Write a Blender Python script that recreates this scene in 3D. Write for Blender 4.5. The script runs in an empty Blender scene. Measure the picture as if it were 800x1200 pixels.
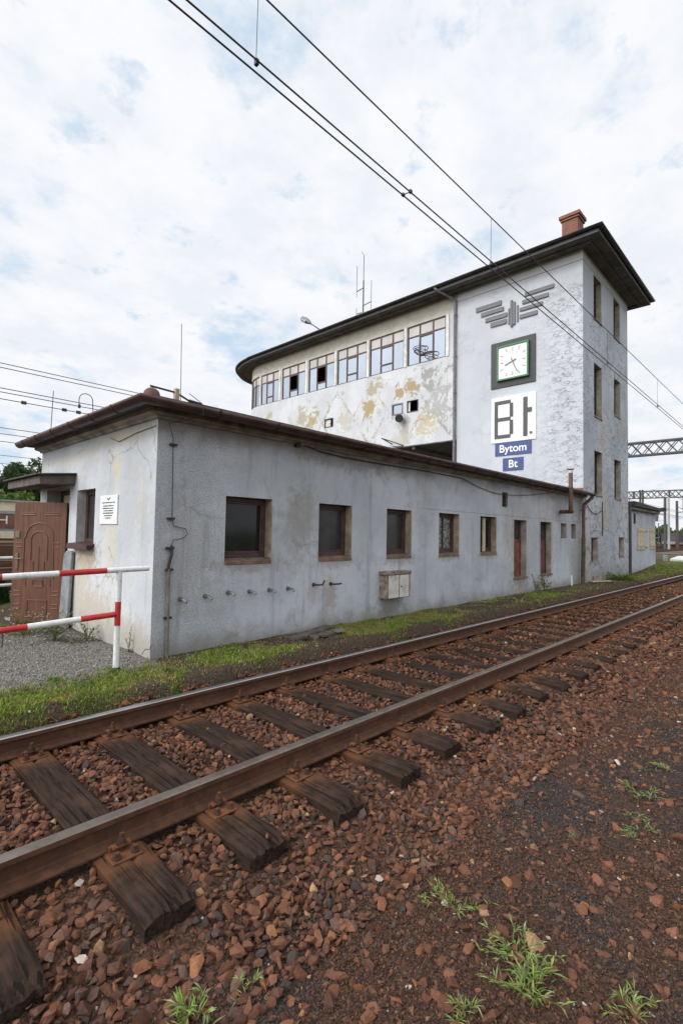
import bpy, bmesh, math, random
import numpy as np
from mathutils import Vector, Matrix, Euler
R = math.radians
random.seed(7); rng = np.random.default_rng(7)
scene = bpy.context.scene
COL = scene.collection

# ------------------------------------------------------------------ helpers
class MB:
    """collects shapes (in world metres) and links them as ONE mesh object"""
    def __init__(s, T=None): s.v = []; s.f = []; s.m = []; s.T = T
    def add(s, pts, faces, mi=0):
        b = len(s.v)
        s.v += [s.T(*p) if s.T else tuple(p) for p in pts]
        s.f += [tuple(b + i for i in f) for f in faces]; s.m += [mi] * len(faces)
    def quad(s, a, b, c, d, mi=0): s.add([a, b, c, d], [(0, 1, 2, 3)], mi)
    def box(s, x0, x1, y0, y1, z0, z1, mi=0):
        s.add([(x0,y0,z0),(x1,y0,z0),(x1,y1,z0),(x0,y1,z0),(x0,y0,z1),(x1,y0,z1),(x1,y1,z1),(x0,y1,z1)],
              [(0,3,2,1),(4,5,6,7),(0,1,5,4),(1,2,6,5),(2,3,7,6),(3,0,4,7)], mi)
    def hexa(s, p, mi=0):
        s.add(p, [(0,3,2,1),(4,5,6,7),(0,1,5,4),(1,2,6,5),(2,3,7,6),(3,0,4,7)], mi)
    def prism(s, poly, z0, z1, mi=0):
        n = len(poly)
        s.add([(x,y,z0) for x,y in poly] + [(x,y,z1) for x,y in poly],
              [tuple(range(n))[::-1], tuple(range(n, 2*n))] + [(i,(i+1)%n,n+(i+1)%n,n+i) for i in range(n)], mi)
    def tube(s, path, r, n=8, mi=0, cap=True):
        P = [Vector(p) for p in path]; rs = r if isinstance(r, (list, tuple)) else [r]*len(P)
        t0 = (P[1]-P[0]).normalized()
        up = Vector((0,0,1)) if abs(t0.z) < .95 else Vector((1,0,0))
        a = t0.cross(up).normalized(); pts = []
        for i, p in enumerate(P):
            if i == 0: t = P[1]-P[0]
            elif i == len(P)-1: t = P[-1]-P[-2]
            else: t = (P[i+1]-p).normalized() + (p-P[i-1]).normalized()
            if t.length < 1e-9: t = P[i]-P[i-1]
            t.normalize(); a = (a - t*a.dot(t)).normalized(); b = t.cross(a)
            for k in range(n):
                q = 2*math.pi*k/n
                pts.append(tuple(p + (a*math.cos(q)+b*math.sin(q))*rs[i]))
        F = [(i*n+k, i*n+(k+1)%n, (i+1)*n+(k+1)%n, (i+1)*n+k) for i in range(len(P)-1) for k in range(n)]
        if cap: F += [tuple(range(n))[::-1], tuple(range((len(P)-1)*n, len(P)*n))]
        s.add(pts, F, mi)
    def cyl(s, p, q, r, n=10, mi=0, r1=None): s.tube([p, q], [r, r if r1 is None else r1], n, mi)
    def build(s, name, mats, parent=None, smooth=False, bevel=0, fix=True, seg=1):
        me = bpy.data.meshes.new(name)
        o0 = Vector(ORIG.get(parent.name, (0,0,0))) if parent else Vector((0,0,0))
        me.from_pydata([tuple(Vector(v)-o0) for v in s.v], [], s.f)
        mats = mats if isinstance(mats, (list, tuple)) else [mats]
        for m in mats: me.materials.append(m)
        me.polygons.foreach_set('material_index', s.m)
        if fix or bevel:
            bm = bmesh.new(); bm.from_mesh(me)
            if fix: bmesh.ops.recalc_face_normals(bm, faces=bm.faces)
            if bevel:
                ed = [e for e in bm.edges if len(e.link_faces) == 2 and e.calc_face_angle(0) > .5]
                bmesh.ops.bevel(bm, geom=ed, offset=bevel, segments=seg, affect='EDGES', clamp_overlap=True)
            bm.to_mesh(me); bm.free()
        if smooth: me.polygons.foreach_set('use_smooth', [True]*len(me.polygons))
        if smooth and smooth != 'all':
            me.set_sharp_from_angle(angle=R(40))
        me.update()
        ob = bpy.data.objects.new(name, me); COL.objects.link(ob)
        if parent: ob.parent = parent; ORIG[ob.name] = tuple(o0)
        return ob
ORIG = {}
def tag(o, label=None, cat=None, group=None, kind=None):
    if label: o['label'] = label
    if cat: o['category'] = cat
    if group: o['group'] = group
    if kind: o['kind'] = kind
    return o
def thing(name, label, cat, loc=(0,0,0), group=None):
    o = bpy.data.objects.new(name, None); COL.objects.link(o)
    o.empty_display_size = .1; o.location = loc; ORIG[o.name] = tuple(loc)
    return tag(o, label, cat, group)
def copy_tree(o, parent=None):
    c = o.copy(); COL.objects.link(c)
    if parent: c.parent = parent
    for ch in list(o.children): copy_tree(ch, c)
    return c
def lerp(a, b, t): return a + (b-a)*t
def uface(U): return lambda a, c, z: (U + c, a, z)      # wall lying in the plane u = U ; a runs along v, c goes inwards

# value noise for numpy
def _h(ix, iy, s):
    n = (ix*374761393 + iy*668265263 + s*1442695041) & 0xffffffff
    n = ((n ^ (n >> 13)) * 1274126177) & 0xffffffff
    return ((n ^ (n >> 16)) & 0xffff) / 65535.0
def vnoise(x, y, s=0):
    x = np.asarray(x, float); y = np.asarray(y, float)
    ix = np.floor(x).astype(np.int64); iy = np.floor(y).astype(np.int64); fx = x-ix; fy = y-iy
    fx = fx*fx*(3-2*fx); fy = fy*fy*(3-2*fy)
    a=_h(ix,iy,s); b=_h(ix+1,iy,s); c=_h(ix,iy+1,s); d=_h(ix+1,iy+1,s)
    return (a*(1-fx)+b*fx)*(1-fy) + (c*(1-fx)+d*fx)*fy
def fbm(x, y, s=0, o=4):
    r = 0; a = .5; t = 0
    for i in range(o): r = r + a*vnoise(np.asarray(x)*2**i, np.asarray(y)*2**i, s+i*17); t += a; a *= .5
    return r/t
def sst(a, b, x):
    t = np.clip((np.asarray(x, float)-a)/(b-a), 0, 1); return t*t*(3-2*t)

# ------------------------------------------------------------------ materials
class NT:
    def __init__(s, name):
        s.m = bpy.data.materials.new(name); s.m.use_nodes = True; s.t = s.m.node_tree
        s.b = s.t.nodes['Principled BSDF']
    def n(s, ty, **k):
        nd = s.t.nodes.new(ty)
        for a, b in k.items(): setattr(nd, a, b)
        return nd
    def put(s, sock, val):
        if hasattr(val, 'is_linked') or isinstance(val, bpy.types.NodeSocket): s.t.links.new(val, sock)
        elif isinstance(val, (tuple, list)) and len(val) == 3 and sock.type == 'RGBA': sock.default_value = (*val, 1)
        else: sock.default_value = val
    def pos(s): return s.n('ShaderNodeNewGeometry').outputs['Position']
    def obj(s): return s.n('ShaderNodeTexCoord').outputs['Object']
    def vm(s, v, sc=(1,1,1), loc=(0,0,0), rot=(0,0,0)):
        m = s.n('ShaderNodeMapping'); s.put(m.inputs[0], v)
        m.inputs['Scale'].default_value = sc; m.inputs['Location'].default_value = loc; m.inputs['Rotation'].default_value = rot
        return m.outputs[0]
    def noise(s, v, scale, detail=4, rough=.55, dist=0, col=False):
        d = s.n('ShaderNodeTexNoise'); s.put(d.inputs['Vector'], v)
        d.inputs['Scale'].default_value = scale; d.inputs['Detail'].default_value = detail
        d.inputs['Roughness'].default_value = rough; d.inputs['Distortion'].default_value = dist
        return d.outputs[1 if col else 0]
    def vor(s, v, scale, feat='F1', rand=1):
        d = s.n('ShaderNodeTexVoronoi', feature=feat); s.put(d.inputs['Vector'], v)
        d.inputs['Scale'].default_value = scale; d.inputs['Randomness'].default_value = rand
        return d
    def mr(s, x, a, b, c=0., d=1., smooth=True):
        m = s.n('ShaderNodeMapRange'); m.interpolation_type = 'SMOOTHSTEP' if smooth else 'LINEAR'
        s.put(m.inputs[0], x)
        for i, q in enumerate((a, b, c, d)): m.inputs[i+1].default_value = q
        return m.outputs[0]
    def math(s, op, a, b=None, c=None):
        m = s.n('ShaderNodeMath', operation=op); s.put(m.inputs[0], a)
        if b is not None: s.put(m.inputs[1], b)
        if c is not None: s.put(m.inputs[2], c)
        return m.outputs[0]
    def mix(s, f, a, b, bt='MIX'):
        m = s.n('ShaderNodeMix', data_type='RGBA', blend_type=bt)
        s.put(m.inputs[0], f); s.put(m.inputs[6], a); s.put(m.inputs[7], b)
        return m.outputs[2]
    def sep(s, v):
        d = s.n('ShaderNodeSeparateXYZ'); s.put(d.inputs[0], v); return d.outputs
    def stain(s, v, c, r, lo=.25, hi=1.0, nz=None, amp=3.0):
        """soft-edged irregular blotch: 1 inside, 0 outside"""
        d = s.n('ShaderNodeVectorMath', operation='SUBTRACT'); s.put(d.inputs[0], v); d.inputs[1].default_value = c
        e = s.n('ShaderNodeVectorMath', operation='DIVIDE'); s.put(e.inputs[0], d.outputs[0]); e.inputs[1].default_value = r
        l = s.n('ShaderNodeVectorMath', operation='LENGTH'); s.put(l.inputs[0], e.outputs[0])
        x = l.outputs['Value']
        if nz is not None: x = s.math('ADD', x, s.math('MULTIPLY', s.math('SUBTRACT', nz, .5), amp))
        return s.mr(x, lo, hi, 1, 0)
    def bump(s, h, st=.3, dist=.02, nrm=None):
        b = s.n('ShaderNodeBump'); b.inputs['Strength'].default_value = st; b.inputs['Distance'].default_value = dist
        s.put(b.inputs['Height'], h)
        if nrm is not None: s.put(b.inputs['Normal'], nrm)
        return b.outputs[0]
    def fin(s, col, rough=.8, nrm=None, metal=0., spec=None):
        s.put(s.b.inputs['Base Color'], col); s.put(s.b.inputs['Roughness'], rough); s.put(s.b.inputs['Metallic'], metal)
        if spec is not None: s.b.inputs['Specular IOR Level'].default_value = spec
        if nrm is not None: s.put(s.b.inputs['Normal'], nrm)
        return s.m

def simple(name, col, rough=.7, metal=0., var=.35, scale=8, bump=.15, dirt=None, obj=False):
    t = NT(name); p = t.obj() if obj else t.pos()
    n = t.noise(p, scale, 6, .6)
    c = t.mix(t.mr(n, .3, .7), tuple(x*(1-var) for x in col), tuple(min(1, x*(1+var)) for x in col))
    if dirt: c = t.mix(t.mr(t.noise(p, scale*.6, 8, .7), .52, .72), c, dirt)
    return t.fin(c, rough, t.bump(t.noise(p, scale*6, 4), bump, .01), metal)

def mat_long_wall():
    t = NT('blue_grey_roughcast'); p = t.pos(); x, y, z = t.sep(p)[:3]
    nb = t.noise(p, .75, 6, .6); nm = t.noise(p, 3.2, 8, .65); nf = t.noise(p, 55, 3, .6); nd = t.noise(p, 9, 8, .7)
    c = t.mix(t.mr(nb, .36, .62), (.42,.445,.475), (.525,.55,.59))
    c = t.mix(t.math('MULTIPLY', t.mr(nm, .50, .68), .45), c, (.33,.335,.33))
    c = t.mix(t.math('MULTIPLY', t.mr(nd, .58, .72), .5), c, (.52,.53,.55))
    st = t.noise(t.vm(p, (3.2,3.2,.28)), 1.6, 6, .6)                           # rain streaks
    c = t.mix(t.math('MULTIPLY', t.mr(st, .54, .70), .45), c, (.22,.215,.20))
    st2 = t.noise(t.vm(p, (5,5,.4), (7,0,0)), 1.3, 5, .6)
    c = t.mix(t.math('MULTIPLY', t.mr(st2, .57, .68), .4), c, (.56,.58,.61))
    # rough speckled end of the wall
    sp = t.math('MULTIPLY', t.mr(t.math('ADD', x, t.math('MULTIPLY', nm, 1.4)), 1.3, 2.4, 1, 0), t.mr(nf, .47, .58))
    c = t.mix(t.math('MULTIPLY', sp, .42), c, (.21,.205,.195))
    c = t.mix(t.math('MULTIPLY', t.mr(nf, .56, .66), .22), c, (.2,.2,.2))
    # brownish dark band under the cornice
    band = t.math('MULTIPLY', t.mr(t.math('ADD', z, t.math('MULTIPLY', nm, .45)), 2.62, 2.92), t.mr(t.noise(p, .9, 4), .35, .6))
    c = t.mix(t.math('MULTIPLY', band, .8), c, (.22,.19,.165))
    # splash zone at the foot
    ft = t.mr(t.math('ADD', z, t.math('MULTIPLY', nm, -.5)), -.22, .16, 1, 0)
    c = t.mix(t.math('MULTIPLY', ft, .75), c, (.2,.18,.15))
    BR = (.24,.19,.14); BE = (.40,.34,.26)
    S = [((1.25,0,1.06),(.55,.5,.13),BR,.8),((2.85,0,1.06),(.5,.5,.12),BR,.8),((4.43,0,1.05),(.5,.5,.13),BR,.8),((6.05,0,1.06),(.5,.5,.1),BR,.8),((7.7,0,1.06),(.5,.5,.1),BR,.7),
         ((2.2,0,1.75),(.4,.5,.5),(.27,.25,.22),.7),((2.05,0,1.45),(.35,.5,.6),(.27,.26,.24),.6),((.35,0,1.25),(.55,.5,.9),(.25,.24,.22),.5),
         ((9.3,0,1.15),(.62,.5,1.2),BE,.85),((10.9,0,1.15),(.62,.5,1.2),BE,.85),((9.3,0,.45),(.6,.5,.25),(.22,.17,.13),.8),((8.6,0,1.6),(.3,.5,.6),(.26,.2,.16),.5),
         ((13.2,0,.7),(.5,.5,1.5),(.23,.2,.165),.8),((13.4,0,2.4),(.7,.5,.6),(.2,.175,.15),.7),((4.2,0,.3),(.42,.5,.26),(.17,.15,.12),.9),
         ((2.75,0,.55),(.16,.5,.3),(.28,.2,.12),.7),((2.4,0,.6),(.12,.5,.22),(.3,.23,.15),.5),((5.2,0,1.9),(.3,.5,.7),(.28,.27,.24),.45),
         ((3.2,0,2.62),(1.2,.5,.22),(.16,.14,.12),.7),((12,0,2.3),(.6,.5,.5),(.22,.19,.17),.6)]
    for ce, r, co, k in S:
        c = t.mix(t.math('MULTIPLY', t.stain(p, ce, r, .3, 1.25, nd), k*.68), c, co)
    hl = t.math('LESS_THAN', t.math('ABSOLUTE', t.math('SUBTRACT', t.math('ADD', z, t.math('MULTIPLY', nm, .05)), 1.985)), .0055)
    c = t.mix(t.math('MULTIPLY', t.math('MULTIPLY', hl, t.mr(x, 4.6, 5.5)), .6), c, (.15,.15,.15))
    # hairline cracks
    ck = t.math('MULTIPLY', crackmask(t, p, .75, .012, .8), t.mr(t.noise(p, 1.4, 3), .5, .58))
    c = t.mix(t.math('MULTIPLY', ck, .28), c, (.16,.15,.14))
    h = t.math('ADD', t.math('MULTIPLY', nf, .8), t.math('MULTIPLY', t.noise(p, 14, 6), .9))
    return t.fin(c, .92, t.bump(h, .5, .012), spec=.2)

def mat_end_wall():
    t = NT('flaking_pale_plaster'); p = t.pos(); x, y, z = t.sep(p)[:3]
    nb = t.noise(p, .9, 6, .6); nm = t.noise(p, 3.4, 8, .62); nd = t.noise(p, 10, 8, .7)
    c = t.mix(t.mr(nb, .36, .64), (.44,.455,.47), (.555,.57,.59))
    c = t.mix(t.math('MULTIPLY', t.mr(nm, .53, .66), .5), c, (.56,.54,.48))
    c = t.mix(t.math('MULTIPLY', t.mr(t.noise(p, 5.5, 9, .7, .4), .62, .67), .7), c, (.52,.45,.33))
    st = t.noise(t.vm(p, (3,3.4,.3)), 1.6, 6, .6)
    c = t.mix(t.math('MULTIPLY', t.mr(st, .56, .7), .5), c, (.36,.35,.33))
    for ce, r, co, k in [((0,1.05,2.25),(.5,.16,.22),(.56,.49,.35),.7),((0,1.15,1.3),(.5,.22,.6),(.55,.50,.39),.65),((0,1.95,1.1),(.5,.5,.25),(.33,.24,.15),.8),
                         ((0,2.6,2.5),(.5,1.2,.12),(.5,.46,.38),.6),((0,.9,2.6),(.5,.9,.10),(.52,.45,.33),.7),((0,1.6,.4),(.5,.8,.35),(.46,.39,.30),.7),((0,.6,.25),(.5,.8,.25),(.40,.35,.28),.7),
                         ((0,2.1,.7),(.5,.4,.5),(.5,.44,.33),.6),((0,.35,1.9),(.5,.10,.3),(.54,.50,.40),.4)]:
        c = t.mix(t.math('MULTIPLY', t.stain(p, ce, r, .3, 1.2, nd), k), c, co)
    ft = t.mr(t.math('ADD', z, t.math('MULTIPLY', nm, -.5)), -.22, .18, 1, 0)
    c = t.mix(t.math('MULTIPLY', ft, .75), c, (.30,.27,.22))
    c = t.mix(t.math('MULTIPLY', t.math('MULTIPLY', crackmask(t, p, 1.0, .012, .8), t.mr(t.noise(p, 1.4, 3), .48, .56)), .6), c, (.25,.23,.2))
    c = t.mix(t.math('MULTIPLY', t.mr(t.noise(p, 7, 9, .75), .52, .66), .45), c, (.36,.36,.355))
    h = t.math('ADD', t.math('MULTIPLY', t.noise(p, 45, 3), .7), t.math('MULTIPLY', nd, .7))
    return t.fin(c, .9, t.bump(h, .4, .012), spec=.2)

def crackmask(t, p, sc, wid, squash=2.4):
    dv = t.n('ShaderNodeVectorMath', operation='MULTIPLY_ADD'); t.put(dv.inputs[0], t.noise(p, 2.6, 3, .6, col=True))
    dv.inputs[1].default_value = (.34,.34,.24); t.put(dv.inputs[2], p)
    v = t.vor(t.vm(dv.outputs[0], (1,1,squash)), sc, 'DISTANCE_TO_EDGE').outputs[0]
    return t.mr(v, wid*.3, wid, 1, 0)
def mat_tower(front):
    t = NT('cracked_white_paint' if front else 'cracked_grey_paint'); p = t.pos(); x, y, z = t.sep(p)[:3]
    nb = t.noise(p, .45, 6, .6); nm = t.noise(p, 2.2, 8, .62); nd = t.noise(p, 8, 8, .7)
    a, b = ((.48,.495,.525), (.555,.57,.605)) if front else ((.40,.43,.475), (.52,.545,.59))
    c = t.mix(t.mr(nb, .36, .64), a, b)
    c = t.mix(t.math('MULTIPLY', t.mr(nd, .55, .7), .35), c, (.60,.615,.65) if front else (.62,.635,.66))
    st = t.noise(t.vm(p, (2.4,2.4,.16)), 1.5, 6, .6)
    c = t.mix(t.math('MULTIPLY', t.mr(st, .56, .7), .3), c, (.42,.42,.42) if front else (.33,.34,.35))
    # crackled zone
    if front:
        reg = t.math('MULTIPLY', t.mr(t.math('ADD', y, t.math('MULTIPLY', nm, 1.6)), 1.3, 2.7, 1, .0), t.mr(z, 9.3, 10.2, 1, 0))
        reg2 = t.math('MULTIPLY', t.mr(t.noise(p, .8, 3), .52, .62), .35)
        reg = t.math('MAXIMUM', reg, reg2); sq = 3.2
    else:
        reg = t.math('MULTIPLY', t.mr(t.noise(p, .55, 4), .38, .5), t.mr(z, 8.6, 9.4, 1, .0)); sq = 1.5
    reg = t.math('MULTIPLY', reg, t.mr(t.noise(t.vm(p, (1,1,1.8)), 3.2, 5), .42, .52))
    k1 = crackmask(t, p, 3.0, .045, sq); k2 = crackmask(t, t.vm(p, (1,1,1), (3,5,1)), 6.0, .07, sq*.9)
    k = t.math('MAXIMUM', k1, t.math('MULTIPLY', k2, t.mr(nm, .40, .52)))
    k = t.math('MULTIPLY', k, reg)
    flk = t.math('MULTIPLY', t.mr(t.noise(p, 6, 9, .75), .60, .64), reg)
    c = t.mix(t.math('MULTIPLY', flk, .75), c, (.47,.45,.41) if front else (.33,.325,.315))
    c = t.mix(t.math('MULTIPLY', k, .85), c, (.24,.235,.23))
    gl = t.math('LESS_THAN', t.math('ABSOLUTE', t.math('SUBTRACT', z, 10.325)), .011)   # scored line under the eave
    c = t.mix(t.math('MULTIPLY', t.mr(z, 10.31, 10.34), .5), c, (.56,.555,.53) if front else (.56,.55,.51))
    c = t.mix(gl, c, (.12,.12,.12))
    ft = t.mr(t.math('ADD', z, t.math('MULTIPLY', nm, -1.2)), -.55, .35, 1, 0)
    c = t.mix(t.math('MULTIPLY', ft, .8), c, (.25,.24,.22))
    if not front:
        for ce, r, co, kk in [((16.0,0,2.4),(.5,.5,.8),(.47,.40,.28),.5),((15.8,0,4.9),(.5,.5,.7),(.45,.40,.3),.4),((18.0,0,5.6),(.4,.5,.5),(.43,.38,.29),.5),((17.8,0,2.6),(.3,.5,.4),(.43,.38,.29),.5),((14.3,0,.6),(.35,.5,1.2),(.42,.36,.27),.55),((15.0,0,1.1),(.5,.5,.7),(.40,.35,.28),.4),((14.1,0,1.4),(.2,.5,.8),(.38,.32,.26),.5)]:
            c = t.mix(t.math('MULTIPLY', t.stain(p, ce, r, .3, 1.25, nd), kk), c, co)
        low = t.math('MULTIPLY', crackmask(t, t.vm(p, (1,1,1), (1,2,3)), .9, .022, 1), t.mr(z, 2.6, 3.4, 1, 0))
        c = t.mix(t.math('MULTIPLY', low, .7), c, (.17,.165,.16))
    h = t.math('SUBTRACT', t.math('MULTIPLY', t.noise(p, 30, 4), .5), k)
    return t.fin(c, .85, t.bump(h, .5, .02), spec=.25)

def mat_room_wall():
    t = NT('peeling_steel_cladding'); p = t.pos(); x, y, z = t.sep(p)[:3]
    nb = t.noise(p, .8, 6, .6); nm = t.noise(p, 2.6, 9, .7); nd = t.noise(p, 8, 9, .72)
    c = t.mix(t.mr(nb, .36, .64), (.50,.51,.525), (.60,.61,.62))
    c = t.mix(t.mr(z, 9.98, 10.0), c, t.mix(t.mr(nm, .4, .6), (.50,.47,.40), (.58,.55,.47)))
    c = t.mix(t.math('MULTIPLY', t.mr(t.noise(t.vm(p, (2,2,.2)), 1.6, 6), .55, .7), .3), c, (.42,.40,.37))
    nmix = t.math('ADD', t.math('MULTIPLY', t.noise(p, 1.9, 8, .72, .6), .7), t.math('MULTIPLY', nd, .3))
    below = t.math('MULTIPLY', t.mr(z, 8.2, 8.35, 1, 0), t.mr(y, 14.4, 15.4, 1, .25))
    # rust stains along the lattice behind the skin
    for off, amp in ((1.1, 1), (3.08, 1)):
        zz = t.math('ADD', t.math('MULTIPLY', t.math('PINGPONG', t.math('ADD', y, off), 1.98), 1.35), 5.35)
        d = t.math('ABSOLUTE', t.math('SUBTRACT', z, zz))
        d = t.math('ADD', d, t.math('MULTIPLY', t.math('SUBTRACT', nm, .5), .45))
        band = t.math('MULTIPLY', t.mr(d, .02, .16, 1, 0), t.math('MULTIPLY', below, t.mr(t.noise(p, 1.1, 5, .6), .40, .52)))
        c = t.mix(t.math('MULTIPLY', band, t.mr(nd, .42, .55)), c, t.mix(t.mr(nm, .45, .6), (.30,.28,.25), (.50,.42,.27)))
    for ce, r, co, k in [((13.9,8.75,6.9),(.5,.34,.6),(.38,.29,.15),1),((13.9,8.6,7.7),(.5,.4,.4),(.37,.31,.19),.8),((13.9,6.7,7.5),(.5,.45,.4),(.37,.28,.16),1),((13.9,12.4,6.9),(.5,.4,.45),(.38,.31,.17),1),((13.9,13.1,7.2),(.5,.35,.5),(.36,.29,.17),.7),
                         ((13.9,15.9,7.6),(.5,.25,.35),(.41,.34,.2),1),((13.9,5.7,5.9),(.5,.5,.35),(.5,.42,.27),.9),((13.9,5.6,7.7),(.5,.5,.35),(.26,.245,.225),.8),((13.9,5.3,6.6),(.5,.5,.7),(.32,.31,.285),.7),((13.9,6.85,5.9),(.5,.25,.5),(.36,.34,.30),.8),((13.9,10.2,6.6),(.5,.4,.4),(.45,.41,.33),.7),((13.9,7.2,5.4),(.5,.6,.2),(.5,.46,.4),.6)]:
        c = t.mix(t.math('MULTIPLY', t.stain(p, ce, tuple(q*1.25 for q in r), .60, .70, nmix, 8.0), k), c, co)
    pk = t.math('MULTIPLY', t.mr(t.noise(p, 3.1, 9, .74, .8), .585, .61), below)
    c = t.mix(t.math('MULTIPLY', pk, .8), c, t.mix(t.mr(t.noise(p, 1.3, 3), .45, .6), (.33,.31,.28), (.42,.34,.2)))
    c = t.mix(t.math('MULTIPLY', t.mr(t.noise(p, 26, 4, .8), .60, .68), t.math('MULTIPLY', below, t.mr(y, 4.5, 7.2, .55, .12))), c, (.22,.21,.2))
    # welded seams of the plates
    sm = t.math('LESS_THAN', t.math('ABSOLUTE', t.math('SUBTRACT', t.math('PINGPONG', t.math('ADD', y, -4.93), 1.98), 0)), .012)
    c = t.mix(t.math('MULTIPLY', t.math('MULTIPLY', sm, t.mr(z, 8.3, 8.32, 1, 0)), .5), c, (.3,.29,.27))
    # rivets along the seams
    ry = t.math('PINGPONG', t.math('ADD', y, -4.93), 1.98)
    rz = t.math('ABSOLUTE', t.math('SUBTRACT', t.math('FRACT', t.math('MULTIPLY', z, 8)), .5))
    rv = t.math('MULTIPLY', t.math('LESS_THAN', t.math('ABSOLUTE', t.math('SUBTRACT', ry, .11)), .018), t.math('LESS_THAN', rz, .16))
    c = t.mix(t.math('MULTIPLY', rv, .4), c, (.33,.31,.29))
    h = t.math('ADD', t.math('MULTIPLY', nm, .6), t.math('MULTIPLY', rv, .5))
    return t.fin(c, .6, t.bump(h, .25, .02), spec=.3)

def mat_wood():
    t = NT('creosoted_oak'); p = t.obj(); x, y, z = t.sep(p)[:3]
    g = t.noise(t.vm(p, (40,2.6,40)), 1.4, 9, .68); nb = t.noise(p, 3, 5)
    c = t.mix(t.mr(g, .3, .7), (.015,.010,.0078), (.049,.031,.023))
    c = t.mix(t.math('MULTIPLY', t.mr(nb, .5, .68), .5), c, (.075,.043,.03))
    dp = t.math('MINIMUM', t.math('ABSOLUTE', t.math('SUBTRACT', y, .7535)), t.math('ABSOLUTE', t.math('ADD', y, .7535)))
    rs = t.mr(t.math('ADD', dp, t.math('MULTIPLY', t.math('SUBTRACT', t.noise(p, 7, 6), .5), .35)), .10, .30, 1, 0)
    c = t.mix(t.math('MULTIPLY', rs, .8), c, (.13,.058,.028))
    crk = t.mr(t.noise(t.vm(p, (34,.9,34), (3,0,0)), 1.0, 3, .5), .60, .66)
    c = t.mix(t.math('MULTIPLY', crk, .8), c, (.009,.007,.006))
    h = t.math('SUBTRACT', t.math('MULTIPLY', g, .7), crk)
    return t.fin(c, .9, t.bump(h, .55, .01), spec=.08)
def mat_rust(name, a, b, rough=.75, metal=.15):
    t = NT(name); p = t.pos(); n = t.noise(p, 14, 8, .7); n2 = t.noise(t.vm(p, (1,1,3)), 3, 5)
    c = t.mix(t.mr(n, .35, .65), a, b); c = t.mix(t.math('MULTIPLY', t.mr(n2, .5, .66), .5), c, tuple(x*.55 for x in a))
    return t.fin(c, rough, t.bump(t.noise(p, 90, 3), .35, .004), metal, spec=.3)
def mat_attr(name, rough=.9, bump=.5, sc=120, trans=0):
    t = NT(name); a = t.n('ShaderNodeAttribute'); a.attribute_name = 'Col'
    p = t.pos(); n = t.noise(p, sc, 5, .65)
    c = t.mix(t.mr(n, .3, .7), a.outputs['Color'], (1,1,1), 'MULTIPLY')
    c = t.mix(t.mr(n, .3, .72, .55, 0), a.outputs['Color'], t.mix(1, a.outputs['Color'], (.45,.42,.4), 'MULTIPLY'))
    m = t.fin(c, rough, t.bump(n, bump, .006) if bump else None, spec=.2)
    if trans:
        tr = t.n('ShaderNodeBsdfTranslucent'); t.put(tr.inputs[0], a.outputs['Color'])
        mx = t.n('ShaderNodeMixShader'); mx.inputs[0].default_value = trans
        out = t.t.nodes['Material Output']
        t.t.links.new(t.b.outputs[0], mx.inputs[1]); t.t.links.new(tr.outputs[0], mx.inputs[2]); t.t.links.new(mx.outputs[0], out.inputs[0])
    return m
def mat_ground():
    t = NT('soil_and_cinders'); a = t.n('ShaderNodeAttribute'); a.attribute_name = 'Col'
    p = t.pos(); n = t.noise(p, 60, 6, .7); n2 = t.noise(p, 9, 8, .7); v = t.vor(p, 70).outputs
    c = t.mix(t.mr(n, .35, .66), t.mix(1, a.outputs['Color'], (.45,.43,.42), 'MULTIPLY'), t.mix(1, a.outputs['Color'], (1.5,1.45,1.4), 'MULTIPLY'))
    c = t.mix(t.math('MULTIPLY', t.mr(n2, .5, .68), .5), c, t.mix(1, a.outputs['Color'], (.6,.55,.5), 'MULTIPLY'))
    hh = t.math('SUBTRACT', t.math('ADD', n2, n), v['Distance'])
    return t.fin(c, .95, t.bump(hh, .8, .02), spec=.15)
def mat_glass(name, base, rough=.06, metal=0., spec=.6):
    t = NT(name); p = t.pos(); n = t.noise(p, 4, 4)
    c = t.mix(t.mr(n, .35, .65), tuple(x*.75 for x in base), tuple(x*1.25 for x in base))
    return t.fin(c, rough, t.bump(t.noise(p, 1.5, 2), .04, .02), metal, spec)
def mat_brick():
    t = NT('red_brick'); p = t.pos()
    b = t.n('ShaderNodeTexBrick'); s3 = t.sep(p); cb = t.n('ShaderNodeCombineXYZ')
    t.put(cb.inputs[0], t.math('ADD', s3[0], s3[1])); t.put(cb.inputs[1], s3[2]); t.put(b.inputs['Vector'], cb.outputs[0])
    b.inputs['Color1'].default_value = (.19,.06,.036,1); b.inputs['Color2'].default_value = (.26,.092,.055,1); b.inputs['Mortar'].default_value = (.2,.15,.12,1)
    b.inputs['Scale'].default_value = 1; b.inputs['Brick Width'].default_value = .25; b.inputs['Row Height'].default_value = .075; b.inputs['Mortar Size'].default_value = .008
    c = t.mix(t.mr(t.noise(p, 6, 6), .5, .7), b.outputs[0], (.14,.07,.05))
    return t.fin(c, .9, t.bump(b.outputs['Fac'], -.4, .01))
def mat_door():
    t = NT('brown_wood_film'); p = t.obj(); g = t.noise(t.vm(p, (22,22,1.3)), 1.3, 6, .6)
    c = t.mix(t.mr(g, .3, .7), (.10,.041,.024), (.175,.074,.040))
    c = t.mix(t.math('MULTIPLY', t.mr(t.noise(p, 5, 8, .7), .62, .68), .35), c, (.32,.2,.16))
    return t.fin(c, .5, t.bump(g, .12, .004), spec=.4)
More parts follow.
